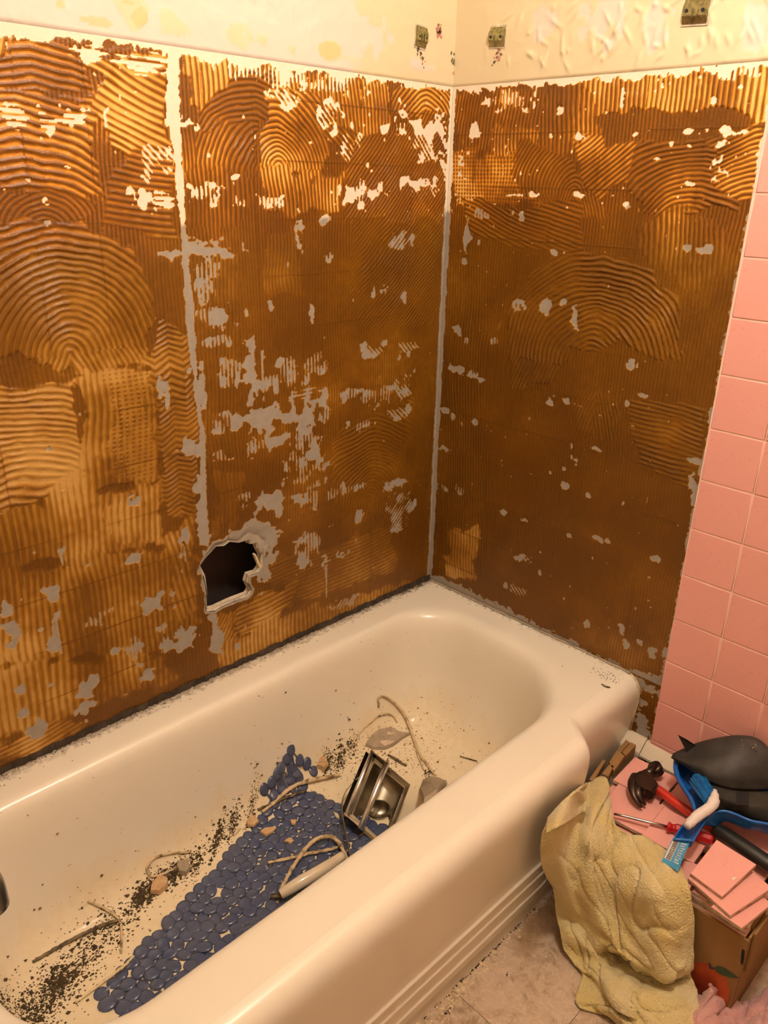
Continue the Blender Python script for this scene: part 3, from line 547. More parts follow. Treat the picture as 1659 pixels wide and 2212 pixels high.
# right wall
wall_right = quad_box('wall_right', (.0045, -2.2, .0), (.02, .017, 2.45), 'board')
R_ = Relief(-.0005, -.7346-.006, .40, ZT, .0017, 23); R_.sg = -1; R_.flip = False
low = Relief(-.640, -.7346-.006, .236, .401, .0017, 29); low.sg = -1; low.flip = False
R_.A = sst(R_.Z + R_.U*.055 + R_.n1*.03 + R_.n2*.01, 1.395, 1.408)
low.A[:] = 0
for q_ in (R_, low): q_.stroke([(.01, .2), (.01, 1.7), (-.8, 1.7), (-.8, .2)], 'lin', (-.5, .5), (-.5, 1.5), sp=.0078, amp=.00035, tone=.86)
S = R_.stroke
S([(-0.010, 1.659), (-0.260, 1.659), (-0.356, 1.608), (-0.345, 1.530), (-0.019, 1.533)], 'lin', (-0.111, 1.663), (-0.096, 1.532), sp=.0098, amp=.0012, tone=.62)
S([(-0.279, 1.688), (-0.508, 1.681), (-0.520, 1.609), (-0.412, 1.597), (-0.289, 1.610)], 'lin', (-0.389, 1.680), (-0.395, 1.606), sp=.0105, amp=.0020, tone=.48, soft=.006)
S([(-0.489, 1.683), (-0.736, 1.683), (-0.758, 1.576), (-0.500, 1.610)], 'lin', (-0.633, 1.678), (-0.636, 1.597), sp=.0108, amp=.0023, tone=.26, soft=.006)
S([(-0.259, 1.664), (-0.348, 1.667), (-0.407, 1.555), (-0.302, 1.504), (-0.235, 1.559)], 'lin', (-0.316, 1.660), (-0.325, 1.557), sp=.0100, amp=.0013, tone=.62)
S([(-0.118, 1.589), (-0.258, 1.576), (-0.253, 1.513), (-0.125, 1.513)], 'lin', (-0.183, 1.587), (-0.184, 1.513), sp=.0095, amp=.0018, tone=.34)
S([(-0.019, 1.533), (-0.275, 1.531), (-0.301, 1.411), (-0.028, 1.411)], 'lin', (-0.123, 1.532), (-0.121, 1.414), sp=.0090, amp=.0013, tone=.50, cross=1)
S([(-0.342, 1.548), (-0.508, 1.562), (-0.502, 1.479), (-0.359, 1.422)], 'lin', (-0.490, 1.554), (-0.313, 1.411), sp=.0095, amp=.0016, tone=.44)
S([(-0.198, 1.559), (-0.345, 1.530), (-0.427, 1.416), (-0.212, 1.427)], 'arc', (-0.355, 1.450), sp=.0090, amp=.0012, tone=.66)
S([(-0.480, 1.554), (-0.690, 1.558), (-0.717, 1.419), (-0.514, 1.402), (-0.475, 1.453)], 'arc', (-0.633, 1.287), sp=.0108, amp=.0017, tone=.70, soft=.008)
S([(-0.621, 1.559), (-0.736, 1.571), (-0.747, 1.436), (-0.657, 1.457)], 'arc', (-0.731, 1.347), sp=.0100, amp=.0018, tone=.46)
S([(-0.048, 1.432), (-0.358, 1.432), (-0.382, 1.339), (-0.070, 1.340)], 'lin', (-0.064, 1.423), (-0.370, 1.339), sp=.0095, amp=.0013, tone=.74)
S([(-0.502, 1.410), (-0.687, 1.442), (-0.711, 1.312), (-0.651, 1.289), (-0.515, 1.330)], 'lin', (-0.626, 1.432), (-0.639, 1.305), sp=.0100, amp=.0011, tone=.76)
S([(-0.224, 0.994), (-0.193, 1.158), (-0.254, 1.280), (-0.394, 1.336), (-0.547, 1.324), (-0.628, 1.260), (-0.667, 1.146), (-0.600, 1.126), (-0.498, 1.158), (-0.399, 1.123), (-0.362, 1.021)], 'arc', (-0.445, 1.089), sp=.0112, amp=.0022, tone=.74, soft=.008)
S([(0.001, 1.292), (-0.145, 1.302), (-0.219, 0.497), (-0.040, 0.429)], 'lin', (-0.074, 1.297), (-0.120, 0.517), sp=.0090, amp=.0009, tone=.86)
S([(-0.536, 1.055), (-0.729, 1.073), (-0.740, 0.878), (-0.583, 0.898)], 'lin', (-0.566, 1.009), (-0.723, 1.000), sp=.0100, amp=.0015, tone=.76)
S([(-0.047, 0.577), (-0.169, 0.617), (-0.174, 0.466), (-0.066, 0.439)], 'lin', (-0.114, 0.599), (-0.122, 0.446), sp=.0100, amp=.0013, tone=.20)
S([(-0.411, 1.030), (-0.536, 1.055), (-0.542, 0.941), (-0.425, 0.924)], 'arc', (-0.470, 1.042), sp=.0100, amp=.0012, tone=.80)
R_.strip([(-.0115, .39), (.01, .39), (.01, 1.70), (-.0115, 1.70)], .35)
R_.strip([(.01, 1.660), (-.74, 1.664), (-.74, 1.70), (.01, 1.70)], 1.4)
for q_ in (R_, low): q_.strip([(-.728, .2), (-.75, .2), (-.75, 1.70), (-.7285, 1.70)], .8)
R_.strip([(.01, .39), (-.74, .39), (-.74, .408), (-.4, .412), (-.2, .424), (-.03, .405), (.01, .41)], 1.3)
R_.strip([(0.005, 0.420), (-0.144, 0.425), (-0.306, 0.406), (-0.439, 0.402), (-0.442, 0.380), (0.003, 0.380)], 1.2)
R_.strip([(-0.493, 0.413), (-0.624, 0.402), (-0.683, 0.418), (-0.728, 0.425), (-0.729, 0.384), (-0.677, 0.376), (-0.499, 0.368)], 1.2)
RB = [(-0.199, 1.678, 0.0819, 0.0154, 1), (-0.391, 1.665, 0.1012, 0.0074, 1), (-0.427, 1.667, 0.0452, 0.0113, 1), (-0.609, 1.667, 0.1080, 0.0093, 1), 
    (-0.668, 1.665, 0.0483, 0.0182, 1), (-0.178, 1.637, 0.0614, 0.0226, 1), (-0.301, 1.613, 0.0092, 0.0096, 0), (-0.356, 1.558, 0.0111, 0.0087, 0), 
    (-0.480, 1.562, 0.0090, 0.0054, 0), (-0.656, 1.565, 0.0201, 0.0076, 0), (-0.682, 1.559, 0.0258, 0.0076, 0), (-0.588, 1.565, 0.0100, 0.0047, 0), 
    (-0.536, 1.518, 0.0125, 0.0037, 0), (-0.659, 1.510, 0.0186, 0.0333, 5), (-0.739, 1.512, 0.0077, 0.0531, 0), (-0.251, 1.446, 0.0221, 0.0090, 0), 
    (-0.202, 1.445, 0.0217, 0.0043, 0), (-0.367, 1.450, 0.0135, 0.0059, 0), (-0.475, 1.452, 0.0083, 0.0078, 0), (-0.475, 1.432, 0.0124, 0.0087, 0), 
    (-0.073, 1.579, 0.0191, 0.0231, 0), (-0.281, 1.565, 0.0059, 0.0089, 0), (-0.410, 1.602, 0.0047, 0.0050, 0), (-0.443, 1.629, 0.0051, 0.0163, 1), 
    (-0.560, 1.545, 0.0047, 0.0032, 0), (-0.597, 1.540, 0.0055, 0.0040, 0), (-0.613, 1.474, 0.0100, 0.0049, 0), (-0.631, 1.614, 0.0052, 0.0068, 0), 
    (-0.695, 1.607, 0.0049, 0.0062, 0), (-0.105, 1.401, 0.0194, 0.0102, 1), (-0.225, 1.405, 0.0076, 0.0107, 0), (-0.065, 1.350, 0.0101, 0.0530, 0), 
    (-0.064, 1.342, 0.0202, 0.0132, 0), (-0.106, 1.339, 0.0070, 0.0078, 0), (-0.028, 1.432, 0.0087, 0.0207, 5), (-0.036, 1.503, 0.0071, 0.0607, 5), 
    (-0.315, 1.215, 0.0148, 0.0178, 0), (-0.317, 1.198, 0.0074, 0.0071, 0), (-0.391, 1.200, 0.0117, 0.0283, 0), (-0.391, 1.205, 0.0082, 0.0109, 0), 
    (-0.358, 1.228, 0.0119, 0.0099, 0), (-0.626, 1.359, 0.0084, 0.0068, 0), (-0.658, 1.359, 0.0153, 0.0079, 0), (-0.257, 1.346, 0.0075, 0.0049, 0), 
    (-0.319, 1.331, 0.0096, 0.0077, 0), (-0.242, 1.210, 0.0195, 0.0120, 5), (-0.062, 1.126, 0.0196, 0.0103, 0), (-0.061, 1.115, 0.0091, 0.0086, 0), 
    (-0.071, 1.028, 0.0153, 0.0106, 0), (-0.043, 1.026, 0.0217, 0.0083, 0), (-0.174, 1.113, 0.0112, 0.0088, 1), (-0.088, 1.100, 0.0075, 0.0114, 1), 
    (-0.348, 0.999, 0.0164, 0.0120, 0), (-0.387, 1.006, 0.0171, 0.0128, 0), (-0.360, 1.015, 0.0100, 0.0054, 0), (-0.427, 1.005, 0.0142, 0.0084, 0), 
    (-0.544, 1.036, 0.0086, 0.0100, 0), (-0.577, 1.058, 0.0125, 0.0068, 0), (-0.425, 0.880, 0.0134, 0.0255, 0), (-0.421, 0.903, 0.0061, 0.0137, 0), 
    (-0.480, 0.917, 0.0185, 0.0064, 0), (-0.722, 0.948, 0.0207, 0.0062, 0), (-0.719, 0.898, 0.0134, 0.0207, 0), (-0.728, 0.874, 0.0096, 0.0208, 0), 
    (-0.730, 1.058, 0.0164, 0.0170, 0), (-0.547, 1.122, 0.0178, 0.0106, 1), (-0.574, 1.130, 0.0062, 0.0057, 0), (-0.614, 0.923, 0.0104, 0.0041, 0), 
    (-0.666, 0.705, 0.0125, 0.0097, 0), (-0.523, 0.704, 0.0117, 0.0080, 0), (-0.441, 0.688, 0.0100, 0.0082, 0), (-0.021, 0.911, 0.0233, 0.0087, 0), 
    (-0.057, 0.898, 0.0079, 0.0137, 0), (-0.088, 0.888, 0.0093, 0.0123, 0), (-0.132, 0.899, 0.0135, 0.0103, 0), (-0.030, 0.807, 0.0244, 0.0116, 0), 
    (-0.031, 0.694, 0.0183, 0.0107, 1), (-0.094, 0.704, 0.0207, 0.0105, 1), (-0.114, 1.023, 0.0178, 0.0087, 1), (-0.141, 1.011, 0.0102, 0.0087, 0), 
    (-0.307, 0.483, 0.0370, 0.0172, 3), (-0.318, 0.579, 0.0278, 0.0140, 5), (-0.273, 0.481, 0.0125, 0.0120, 0), (-0.372, 0.560, 0.0081, 0.0101, 0), 
    (-0.613, 0.497, 0.0103, 0.0119, 0), (-0.520, 0.474, 0.0111, 0.0099, 0), (-0.659, 0.489, 0.0110, 0.0082, 0), (-0.629, 0.461, 0.0102, 0.0168, 0), 
    (-0.728, 0.493, 0.0104, 0.0143, 0), (-0.696, 0.475, 0.0097, 0.0116, 0), (-0.408, 0.848, 0.0087, 0.0079, 0), (-0.378, 0.829, 0.0102, 0.0046, 5), 
    (-0.246, 0.684, 0.0130, 0.0101, 0), (-0.306, 0.683, 0.0138, 0.0074, 5), (-0.417, 0.809, 0.0100, 0.0091, 0), (-0.481, 0.802, 0.0095, 0.0089, 0), 
    (-0.571, 0.808, 0.0055, 0.0086, 0), (-0.625, 0.830, 0.0026, 0.0220, 0), (-0.545, 0.708, 0.0087, 0.0085, 0)]
R_.grid(.1095, -.735, 1.4605)
for e in RB: R_.bare(e[:4], e[4], .06)
for e in [(-0.691, 0.327, 0.0111, 0.0277, 0), (-0.701, 0.283, 0.0139, 0.0249, 0), (-0.706, 0.378, 0.0173, 0.0120, 0)]: low.bare(e[:4], 0)
low.strip([(-0.671, 0.399), (-0.691, 0.403), (-0.690, 0.330), (-0.713, 0.289), (-0.731, 0.266), (-0.688, 0.234)], 1.4)
R_.speck(110, .001, .0032, .44, 1.64, -.72, -.01); R_.speck(40, .0015, .004, 1.4, 1.66, -.72, -.01)
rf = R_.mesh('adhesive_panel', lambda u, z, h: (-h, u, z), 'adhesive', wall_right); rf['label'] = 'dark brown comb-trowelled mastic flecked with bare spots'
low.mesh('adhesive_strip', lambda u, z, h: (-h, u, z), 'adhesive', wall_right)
PL.mesh('painted_plaster', lambda u, z, h: (u, -h, z), 'plaster', wall_left)
PR.mesh('painted_plaster', lambda u, z, h: (-h, u, z), 'plaster', wall_right)
quad_box('upper_paint', (-1.54, -.0005, 1.998), (-.0005, .0044, 2.45), 'plaster', wall_left, kind=None)
quad_box('upper_paint', (-.0005, -2.2, 1.998), (.0044, -.001, 2.45), 'plaster', wall_right, kind=None)

# pink wall tiles, one by one, on a grout bed
quad_box('grout_bed', (-.0078, -2.2, .23), (.0044, -.7335, ZT-.004), 'grout', wall_right, kind=None)
def tile_mesh(nm, a, b, t, m=('tile', 'bisque'), bev=.0022):
    """pillow-edged tile, centre at origin, glazed face +z"""
    bm = bmesh.new(); rings = []
    for ins, z in ((0, 0), (0, t-bev*.9), (bev*.45, t-bev*.22), (bev*1.3, t)):
        rings.append([bm.verts.new((sx*(a/2-ins), sy*(b/2-ins), z)) for sx, sy in ((-1, -1), (1, -1), (1, 1), (-1, 1))])
    bm.faces.new(rings[0][::-1]).material_index = 1
    for k, (r0, r1) in enumerate(zip(rings[:-1], rings[1:])):
        for i in range(4): f = bm.faces.new([r0[i], r0[(i+1) % 4], r1[(i+1) % 4], r1[i]]); f.smooth = k > 0; f.material_index = 1 if k == 0 else 0
    bm.faces.new(rings[-1]); me = bpy.data.meshes.new(nm); bm.to_mesh(me); bm.free()
    for x in m: me.materials.append(MAT[x])
    return me
P_ = .1095; tme = tile_mesh('tile', .1078, .1078, .0044, ('tile', 'tile'), .0018)
for k in range(-2, 12):
    for c in range(14):
        z1 = 1.4605-P_*k; zc = z1-P_/2; yc = -(.7346+.0050*(zc-1)) - P_*(c+.5) - .0008
        if z1 > ZT+.05 or yc < -2.146: continue
        o = bpy.data.objects.new('tile', tme); COL.objects.link(o); o.parent = wall_right
        o.rotation_euler = (0, -math.pi/2, 0); o.location = (-.0046+rng.uniform(-.0003, .0003), yc, zc)
        o.rotation_euler.x = rng.uniform(-.002, .002)
        if z1 > ZT: o.scale = (.86, 1, 1); o.location.z = zc-.008

# floor tiles
floor = quad_box('floor', (-2.6, -2.2, -.02), (.0, .02, -.0025), 'grout'); floor.data.materials.clear(); floor.data.materials.append(MAT['dark'])
fme = None
bm = bmesh.new(); box(bm, (-.1520, -.1520, -.0025), (.1520, .1520, 0)); fme = bpy.data.meshes.new('floor_tile'); bmesh.ops.recalc_face_normals(bm, faces=bm.faces); bm.to_mesh(fme); bm.free()
fmats = []
for i in range(-6, 3):
    for j in range(-4, 2):
        x = -.679+.305*i+.1525; y = -.909+.305*j-.1525
        if x > .1 or x < -2.6 or y > -.60 or y < -2.2: continue
        me = fme.copy(); me.materials.append(MAT['floor'])
        # slide the mesh so the marbling differs from tile to tile
        o = bpy.data.objects.new('floor_tile', me); COL.objects.link(o); o.parent = floor; o.location = (x, y, 0)
        off = V((rng.uniform(-9, 9), rng.uniform(-9, 9), rng.uniform(-9, 9)))
        me.transform(Matrix.Translation(off)); o.delta_location = -off
        if x+.152 > 0: me.transform(Matrix.Translation(-off)); me.transform(Matrix.Diagonal((.58, 1, 1, 1))); me.transform(Matrix.Translation(off)); o.location.x = x-.066

# rest of the room (out of frame)
quad_box('ceiling', (-2.6, -2.2, 2.45), (.02, .02, 2.47), 'ceiling')
quad_box('wall_front', (-2.6, -2.22, 0), (.02, -2.2, 2.45), 'wallp')
quad_box('wall_near', (-2.62, -2.2, 0), (-2.6, .02, 2.45), 'wallp')
quad_box('wall_end', (-1.62, -.82, 0), (-1.525, .0, 2.45), 'wallp')
quad_box('wall_back', (-2.6, .0, 0), (-1.62, .02, 2.45), 'wallp')
bm = bmesh.new(); box(bm, (-2.3, -2.2, .0), (-1.5, -2.165, 2.03)); d1 = from_bm('door_1', bm, 'door', kind='structure')
for z0, z1 in ((.15, .95), (1.05, 1.9)):
    bm = bmesh.new(); box(bm, (-2.18, -2.167, z0), (-1.62, -2.160, z1), bev=.004); from_bm('door_panel', bm, 'door', d1)

# ceiling lamp (out of frame)
lamp = thing('ceiling_lamp', LAMP+V((0, 0, .25)), 'opal glass globe lamp on the bathroom ceiling', 'lamp')
bm = bmesh.new(); bmesh.ops.create_uvsphere(bm, u_segments=24, v_segments=14, radius=.085)
gl = from_bm('globe', bm, 'globe', lamp, smooth=True); gl.location = (0, 0, -.25)
MAT['globe'].node_tree.nodes['Principled BSDF'].inputs['Emission Strength'].default_value = LAMP_POWER*11
bm = bmesh.new(); bmesh.ops.create_cone(bm, cap_ends=True, segments=32, radius1=.06, radius2=.07, depth=.06); c = from_bm('lamp_base', bm, 'brass', lamp, smooth=False); c.location = (0, 0, -.03)
bm = bmesh.new(); bmesh.ops.create_cone(bm, cap_ends=True, segments=12, radius1=.012, radius2=.012, depth=.11); c = from_bm('lamp_stem', bm, 'brass', lamp); c.location = (0, 0, -.115)

# ------------------------------------------------------------------ bathtub
def rrect(x0, x1, y0, y1, rad):
    """inside test for a rectangle with four corner radii (x-y-, x+y-, x+y+, x-y+)"""
    def ins(x, y):
        if not (x0 < x < x1 and y0 < y < y1): return False
        for r, cx, cy, sx, sy in ((rad[0], x0+rad[0], y0+rad[0], -1, -1), (rad[1], x1-rad[1], y0+rad[1], 1, -1), (rad[2], x1-rad[2], y1-rad[2], 1, 1), (rad[3], x0+rad[3], y1-rad[3], -1, 1)):
            if (x-cx)*sx > 0 and (y-cy)*sy > 0 and math.hypot(x-cx, y-cy) > r: return False
        return True
    return ins
CX, CY = -.75, -.36; YF = -.614
def fronty(x):
    t = min(max((x+.305)/.06, 0), 1); t = t*t*(3-2*t); return -.697+.052*t
def outer(x, y): return -1.523 < x < -.001 and fronty(x) < y < -.001
def ray(ins, a):
    lo, hi = 0, 2.0; c, s = math.cos(a), math.sin(a)
    for _ in range(34):
        m = (lo+hi)/2
        if ins(CX+c*m, CY+s*m): lo = m
        else: hi = m
    return CX+c*lo, CY+s*lo
fx = sorted(set([round(-1.52+i*.02, 4) for i in range(58)] + [round(-.38+i*.006, 4) for i in range(25)] + [round(-.23+i*.02, 4) for i in range(12)] + [-.0015]))
fang = [math.atan2(fronty(x)-CY, x-CX) for x in fx]
lo_, hi_ = fang[0], fang[-1]
oang = [hi_+(2*math.pi-(hi_-lo_))*k/150 for k in range(1, 150)]
ang = fang+oang; NA = len(ang)
tub = thing('bathtub', (-.75, -.35, 0), 'cream enamelled alcove bathtub with dirty ledge and ribbed apron', 'bathtub')
bm = bmesh.new(); O = V((-.75, -.35, 0))
def ringv(ins, z): return [bm.verts.new(V((*ray(ins, a), z))-O) for a in ang]
rings = [ringv(outer, .400)]
for d, z in ((-.016, .4003), (-.004, .3998), (.004, .3975), (.011, .391), (.0165, .381), (.021, .362), (.026, .33), (.032, .28), (.039, .23), (.048, .18), (.060, .142), (.080, .114), (.108, .099), (.145, .092), (.20, .0885), (.255, .087)):
    dx = d*1.75 if d > 0 else d
    rings.append(ringv(rrect(-1.405+d, -.082-dx, YF+d, -.084-d, [max(.02, r-d*.4) for r in (.17, .235, .14, .15)]) if d < .2 else rrect(-1.405+d, -.082-dx, YF+d, -.084-d, [.02]*4), z))
for a, b in zip(rings[:-1], rings[1:]):
    for k in range(NA): bm.faces.new([a[k], a[(k+1) % NA], b[(k+1) % NA], b[k]])
bm.faces.new(rings[-1])
basin = from_bm('basin', bm, 'tub', tub, smooth=True)
bm = bmesh.new(); cols = []
prof = [(0, .400), (-.006, .3995), (-.013, .398), (-.020, .3945), (-.027, .3885), (-.033, .380), (-.0365, .370), (-.038, .358), (-.038, .345), (-.0365, .325), (-.033, .29), (-.029, .25), (-.025, .21), (-.022, .18)] + \
       [(-.020-.0*(z), z) for z in np.linspace(.170, .030, 57)] + [(-.010, .0295), (-.010, .0005)]
for x in fx:
    yt = fronty(x); fade = min(max((-.365-x)/.02, 0), 1); col = []
    for dy, z in prof:
        dd = dy*.35 if z > .399 else dy
        if z <= .1701 and z > .0296:
            dd = -.0205+.0085*(.17-z)/.14
            for zr in (.143, .107, .062):
                q = abs(z-zr)/.0065
                if q < 1: dd -= .0052*fade*(.5+.5*math.cos(math.pi*q))
        if z < .0296: dd = -.0115
        col.append(bm.verts.new(V((x, yt+dd, z))-O))
    cols.append(col)
for a, b in zip(cols[:-1], cols[1:]):
    for k in range(len(prof)-1): bm.faces.new([a[k], a[k+1], b[k+1], b[k]])
apron = from_bm('apron', bm, 'tub', tub, smooth=True)
dg = bpy.context.evaluated_depsgraph_get()
bvb = bmesh.new(); bvb.from_mesh(basin.data); bvb.transform(Matrix.Translation(O)); BV = BVHTree.FromBMesh(bvb)
def tubz(x, y):
    h = BV.ray_cast(V((x, y, .8)), V((0, 0, -1)))
    return (h[0].z, h[1] if h[1].z > 0 else -h[1]) if h[0] is not None else (.09, V((0, 0, 1)))
# drain
bm = bmesh.new(); bmesh.ops.create_cone(bm, cap_ends=True, segments=24, radius1=.026, radius2=.024, depth=.003); dr = from_bm('drain', bm, 'chrome', tub, smooth=False); dr.location = V((-1.29, -.36, .0905))-O

# tub spout on the plumbing wall, its tip just inside the frame
sp_ = thing('tub_spout', (-1.525, -.40, .60), 'grey metal tub spout tip at the left edge of the picture', 'spout')
bm = bmesh.new(); pts = crom([(-1.525, -.40, .60), (-1.47, -.40, .60), (-1.40, -.40, .585), (-1.365, -.40, .55), (-1.36, -.40, .50)], 6)
sweep(bm, [p-sp_.location for p in pts], [.026]*10+[.024]*(len(pts)-10), 20, upv=(0, 1, 0)); from_bm('spout_body', bm, 'chrome', sp_, smooth=True)
bm = bmesh.new(); bmesh.ops.create_cone(bm, cap_ends=True, segments=24, radius1=.04, radius2=.034, depth=.008, matrix=Matrix.Rotation(math.pi/2, 4, 'Y')); from_bm('flange', bm, 'chrome', sp_).location = (.005, 0, 0)

# baseboard heater
hz = .236; ht = thing('baseboard_heater', (-.03, -.9, 0), 'chipped cream baseboard heater with sloping top behind the cardboard box', 'heater')
H0 = ht.location
def hprism(nm, prof_, y0, y1, m):
    bm = bmesh.new(); prism(bm, [V((x, y0, z))-H0 for x, z in prof_], (0, y1-y0, 0)); o = from_bm(nm, bm, m, ht); return o
hprism('end_cap', [(-.001, .03), (-.001, .247), (-.008, .247), (-.034, .222), (-.0355, .216), (-.0355, .03)], -.722, -.662, 'heater')
hprism('top_cover', [(-.001, .236), (-.001, .245), (-.008, .2455), (-.0355, .2185), (-.0355, .2125), (-.033, .2125), (-.033, .216), (-.008, .238)], -2.1, -.7235, 'heater')
hprism('back_panel', [(-.001, .03), (-.001, .236), (-.004, .236), (-.004, .03)], -2.1, -.724, 'black')
hprism('front_panel', [(-.034, .03), (-.034, .165), (-.031, .165), (-.031, .03)], -2.1, -.724, 'heater')
hprism('fin_row', [(-.008, .06), (-.008, .12), (-.028, .12), (-.028, .06)], -2.08, -.74, 'black')

# wall brackets
def bracket(p, wall, w_, h_, tilt, label):
    t = thing('wall_bracket', p, label, 'bracket', 'metal accessory brackets on the upper wall')
    ax = V((1, 0, 0)) if wall == 'L' else V((0, -1, 0)); nn = V((0, -1, 0)) if wall == 'L' else V((-1, 0, 0)); uu = V((0, 0, 1))
    Rm = Matrix((ax, uu, nn)).transposed().to_4x4() @ Matrix.Rotation(tilt, 4, 'Z')
    bm = bmesh.new(); prof_ = [(-h_/2, .000), (-h_/2, .003), (-h_*.28, .0062), (-h_*.22, .0090), (h_*.22, .0090), (h_*.30, .0060), (h_/2, .0035), (h_/2, 0)]
    a = [bm.verts.new(Rm @ V((-w_/2, y, z))) for y, z in prof_]; b = [bm.verts.new(Rm @ V((w_/2, y, z))) for y, z in prof_]
    for i in range(len(prof_)): bm.faces.new([a[i], a[(i+1) % len(a)], b[(i+1) % len(a)], b[i]])
    bm.faces.new(a); bm.faces.new(b[::-1]); from_bm('plate', bm, 'brass', t)
    for k in range(4):
        bm = bmesh.new(); x = (k-1.5)*w_*.22
        if k in (0, 3): bmesh.ops.create_cone(bm, cap_ends=True, segments=12, radius1=w_*.07, radius2=w_*.07, depth=.0012); m_ = 'black'
        else: box(bm, (-w_*.035, -h_*.17, 0), (w_*.035, h_*.17, .0022), bev=.0006); m_ = 'brass'
        bm.transform(Rm @ Matrix.Translation((x, -.001, .0092)) @ Matrix.Rotation(.15, 4, 'Z')); from_bm('screw_hole' if m_ == 'black' else 'rib', bm, m_, t)
    bm = bmesh.new(); box(bm, (-w_*.56, -h_*.60, -.0005), (w_*.56, h_*.60, .0012), Rm, bev=.0005); from_bm('recess', bm, 'gypsum', t)
bracket((-.118, -.0032, 1.757), 'L', .032, .038, -.08, 'dull brass bracket on the left wall beside the red flower sticker')
bracket((-.0032, (-0.125, 1.761)[0], 1.760), 'R', .040, .036, -.05, 'brass bracket on the right wall nearest the room corner')
bracket((-.0032, (-0.573, 1.762)[0], 1.760), 'R', .046, .040, -.05, 'brass bracket at the top right, farthest from the room corner')
# floral sticker remnants
def sticker(name, pts, wall, label, n, green):
    o = thing(name, (pts[0][0], -.0032, pts[0][1]) if wall == 'L' else (-.0032, pts[0][0], pts[0][1]), label, 'sticker', 'floral sticker remnants')
    for m_, nm, cnt in (('flower', 'petals', n), ('flowerg', 'leaves', green)):
        bm = bmesh.new()
        for _ in range(cnt):
            a, b = pts[0], pts[1]; t = rng.uniform(0, 1); u = a[0]+(b[0]-a[0])*t+rng.normal(0, .0048); z = a[1]+(b[1]-a[1])*t+rng.normal(0, .004); r = rng.uniform(.0012, .0032)
            ps = []
            for k in range(7):
                aa = k/7*2*math.pi; uu = (u-a[0])+r*math.cos(aa)*rng.uniform(.5, 1.1); zz = (z-a[1])+r*math.sin(aa)*rng.uniform(.7, 1.6)
                ps.append(V((uu, 0, zz)) if wall == 'L' else V((0, uu, zz)))
            prism(bm, ps, (0, -.0012, 0) if wall == 'L' else (-.0012, 0, 0))
        s_ = from_bm(nm, bm, m_, o); s_['kind'] = 'stuff'
sticker('flower_sticker', [(-0.061, 1.783), (-0.059, 1.768)], 'L', 'red flower sticker remnant right of the left wall bracket', 26, 6)
sticker('flower_sticker', [(-0.123, 1.735), (-0.109, 1.710)], 'L', 'torn sticker of red berries below the left wall bracket', 6, 12)
sticker('flower_sticker', [(-0.008, 1.736), (-0.002, 1.705)], 'L', 'narrow green leaf sticker sliver beside the room corner', 2, 10)
sticker('flower_sticker', [(-0.135, 1.731), (-0.120, 1.708)], 'R', 'torn flower sticker below the right wall bracket', 9, 11)

# ------------------------------------------------------------------ things in the tub
def surf_grid(rows, nu=12, nv=12):
    """smooth patch through rows of 3D control points"""
    R1 = [crom(r, nu) for r in rows]; cols = [crom([r[i] for r in R1], nv) for i in range(len(R1[0]))]
    return [[cols[i][j] for i in range(len(cols))] for j in range(len(cols[0]))]
def grid_mesh(bm, G, off=V((0, 0, 0)), disp=None):
    nj, ni = len(G), len(G[0]); vs = []
    for j in range(nj):
        for i in range(ni):
            p = G[j][i].copy()
            if disp:
                a = G[j][min(i+1, ni-1)]-G[j][max(i-1, 0)]; b = G[min(j+1, nj-1)][i]-G[max(j-1, 0)][i]; nn = a.cross(b)
                if nn.length > 1e-9: p += nn.normalized()*disp(i/(ni-1), j/(nj-1))
            vs.append(bm.verts.new(p-off))
    for j in range(nj-1):
        for i in range(ni-1): bm.faces.new([vs[j*ni+i], vs[j*ni+i+1], vs[(j+1)*ni+i+1], vs[(j+1)*ni+i]])

# pebble mat
NLc = V((-1.2275, -0.3124, 0.0900)); FLc = V((-0.6129, -0.1291, 0.1952)); NLc.z = FLc.z = 0
dl = FLc-NLc; LEN = dl.length; dl.normalize(); dw = V((dl.y, -dl.x, 0)); dw = dw if dw.y < 0 else -dw
bmat = thing('bath_mat', (NLc.x+.3, NLc.y-.05, .09), 'blue-grey pebbled vinyl bath mat lying askew in the tub', 'bath mat')
Bo = bmat.location.copy(); nr, nc = int(LEN/.0245), 15; peb = []
for a in range(nr+1):
    for b in range(nc):
        t = .012+(LEN-.024)*a/nr + (0 if b % 2 else .012*(a < nr)) + rng.uniform(-.0028, .0028); s_ = .012+.0247*b+rng.uniform(-.0028, .0028)
        p = NLc+dl*t+dw*s_
        if p.y < -.590 or p.y > -.0865: continue
        peb.append((p, rng.uniform(.0145, .0185), rng.uniform(.0120, .0152), rng.uniform(0, 3.14)))
def pebble(bm, p, ra, rb, rot, off):
    z, n = tubz(p.x, p.y); z2, n2 = tubz(p.x, p.y-.02); n = (n+n2).normalized(); n = (n+V((rng.normal(0, .05), rng.normal(0, .05), 0))).normalized()
    c = V((p.x, p.y, z)); q = n.to_track_quat('Z', 'Y').to_matrix().to_4x4(); Mx = Matrix.Translation(c+n*(.0020+.0016*math.sin(rot*7))-off) @ q @ Matrix.Rotation(rot, 4, 'Z')
    K = 12; r0 = [bm.verts.new(Mx @ V((ra*math.cos(k/K*6.2832), rb*math.sin(k/K*6.2832), -.001))) for k in range(K)]
    r1 = [bm.verts.new(Mx @ V((ra*.96*math.cos(k/K*6.2832), rb*.96*math.sin(k/K*6.2832), .0012))) for k in range(K)]
    r2_ = [bm.verts.new(Mx @ V((ra*.6*math.cos(k/K*6.2832), rb*.6*math.sin(k/K*6.2832), .0022))) for k in range(K)]
    for A_, B_ in ((r0, r1), (r1, r2_)):
        for k in range(K): bm.faces.new([A_[k], A_[(k+1) % K], B_[(k+1) % K], B_[k]])
    bm.faces.new(r2_)
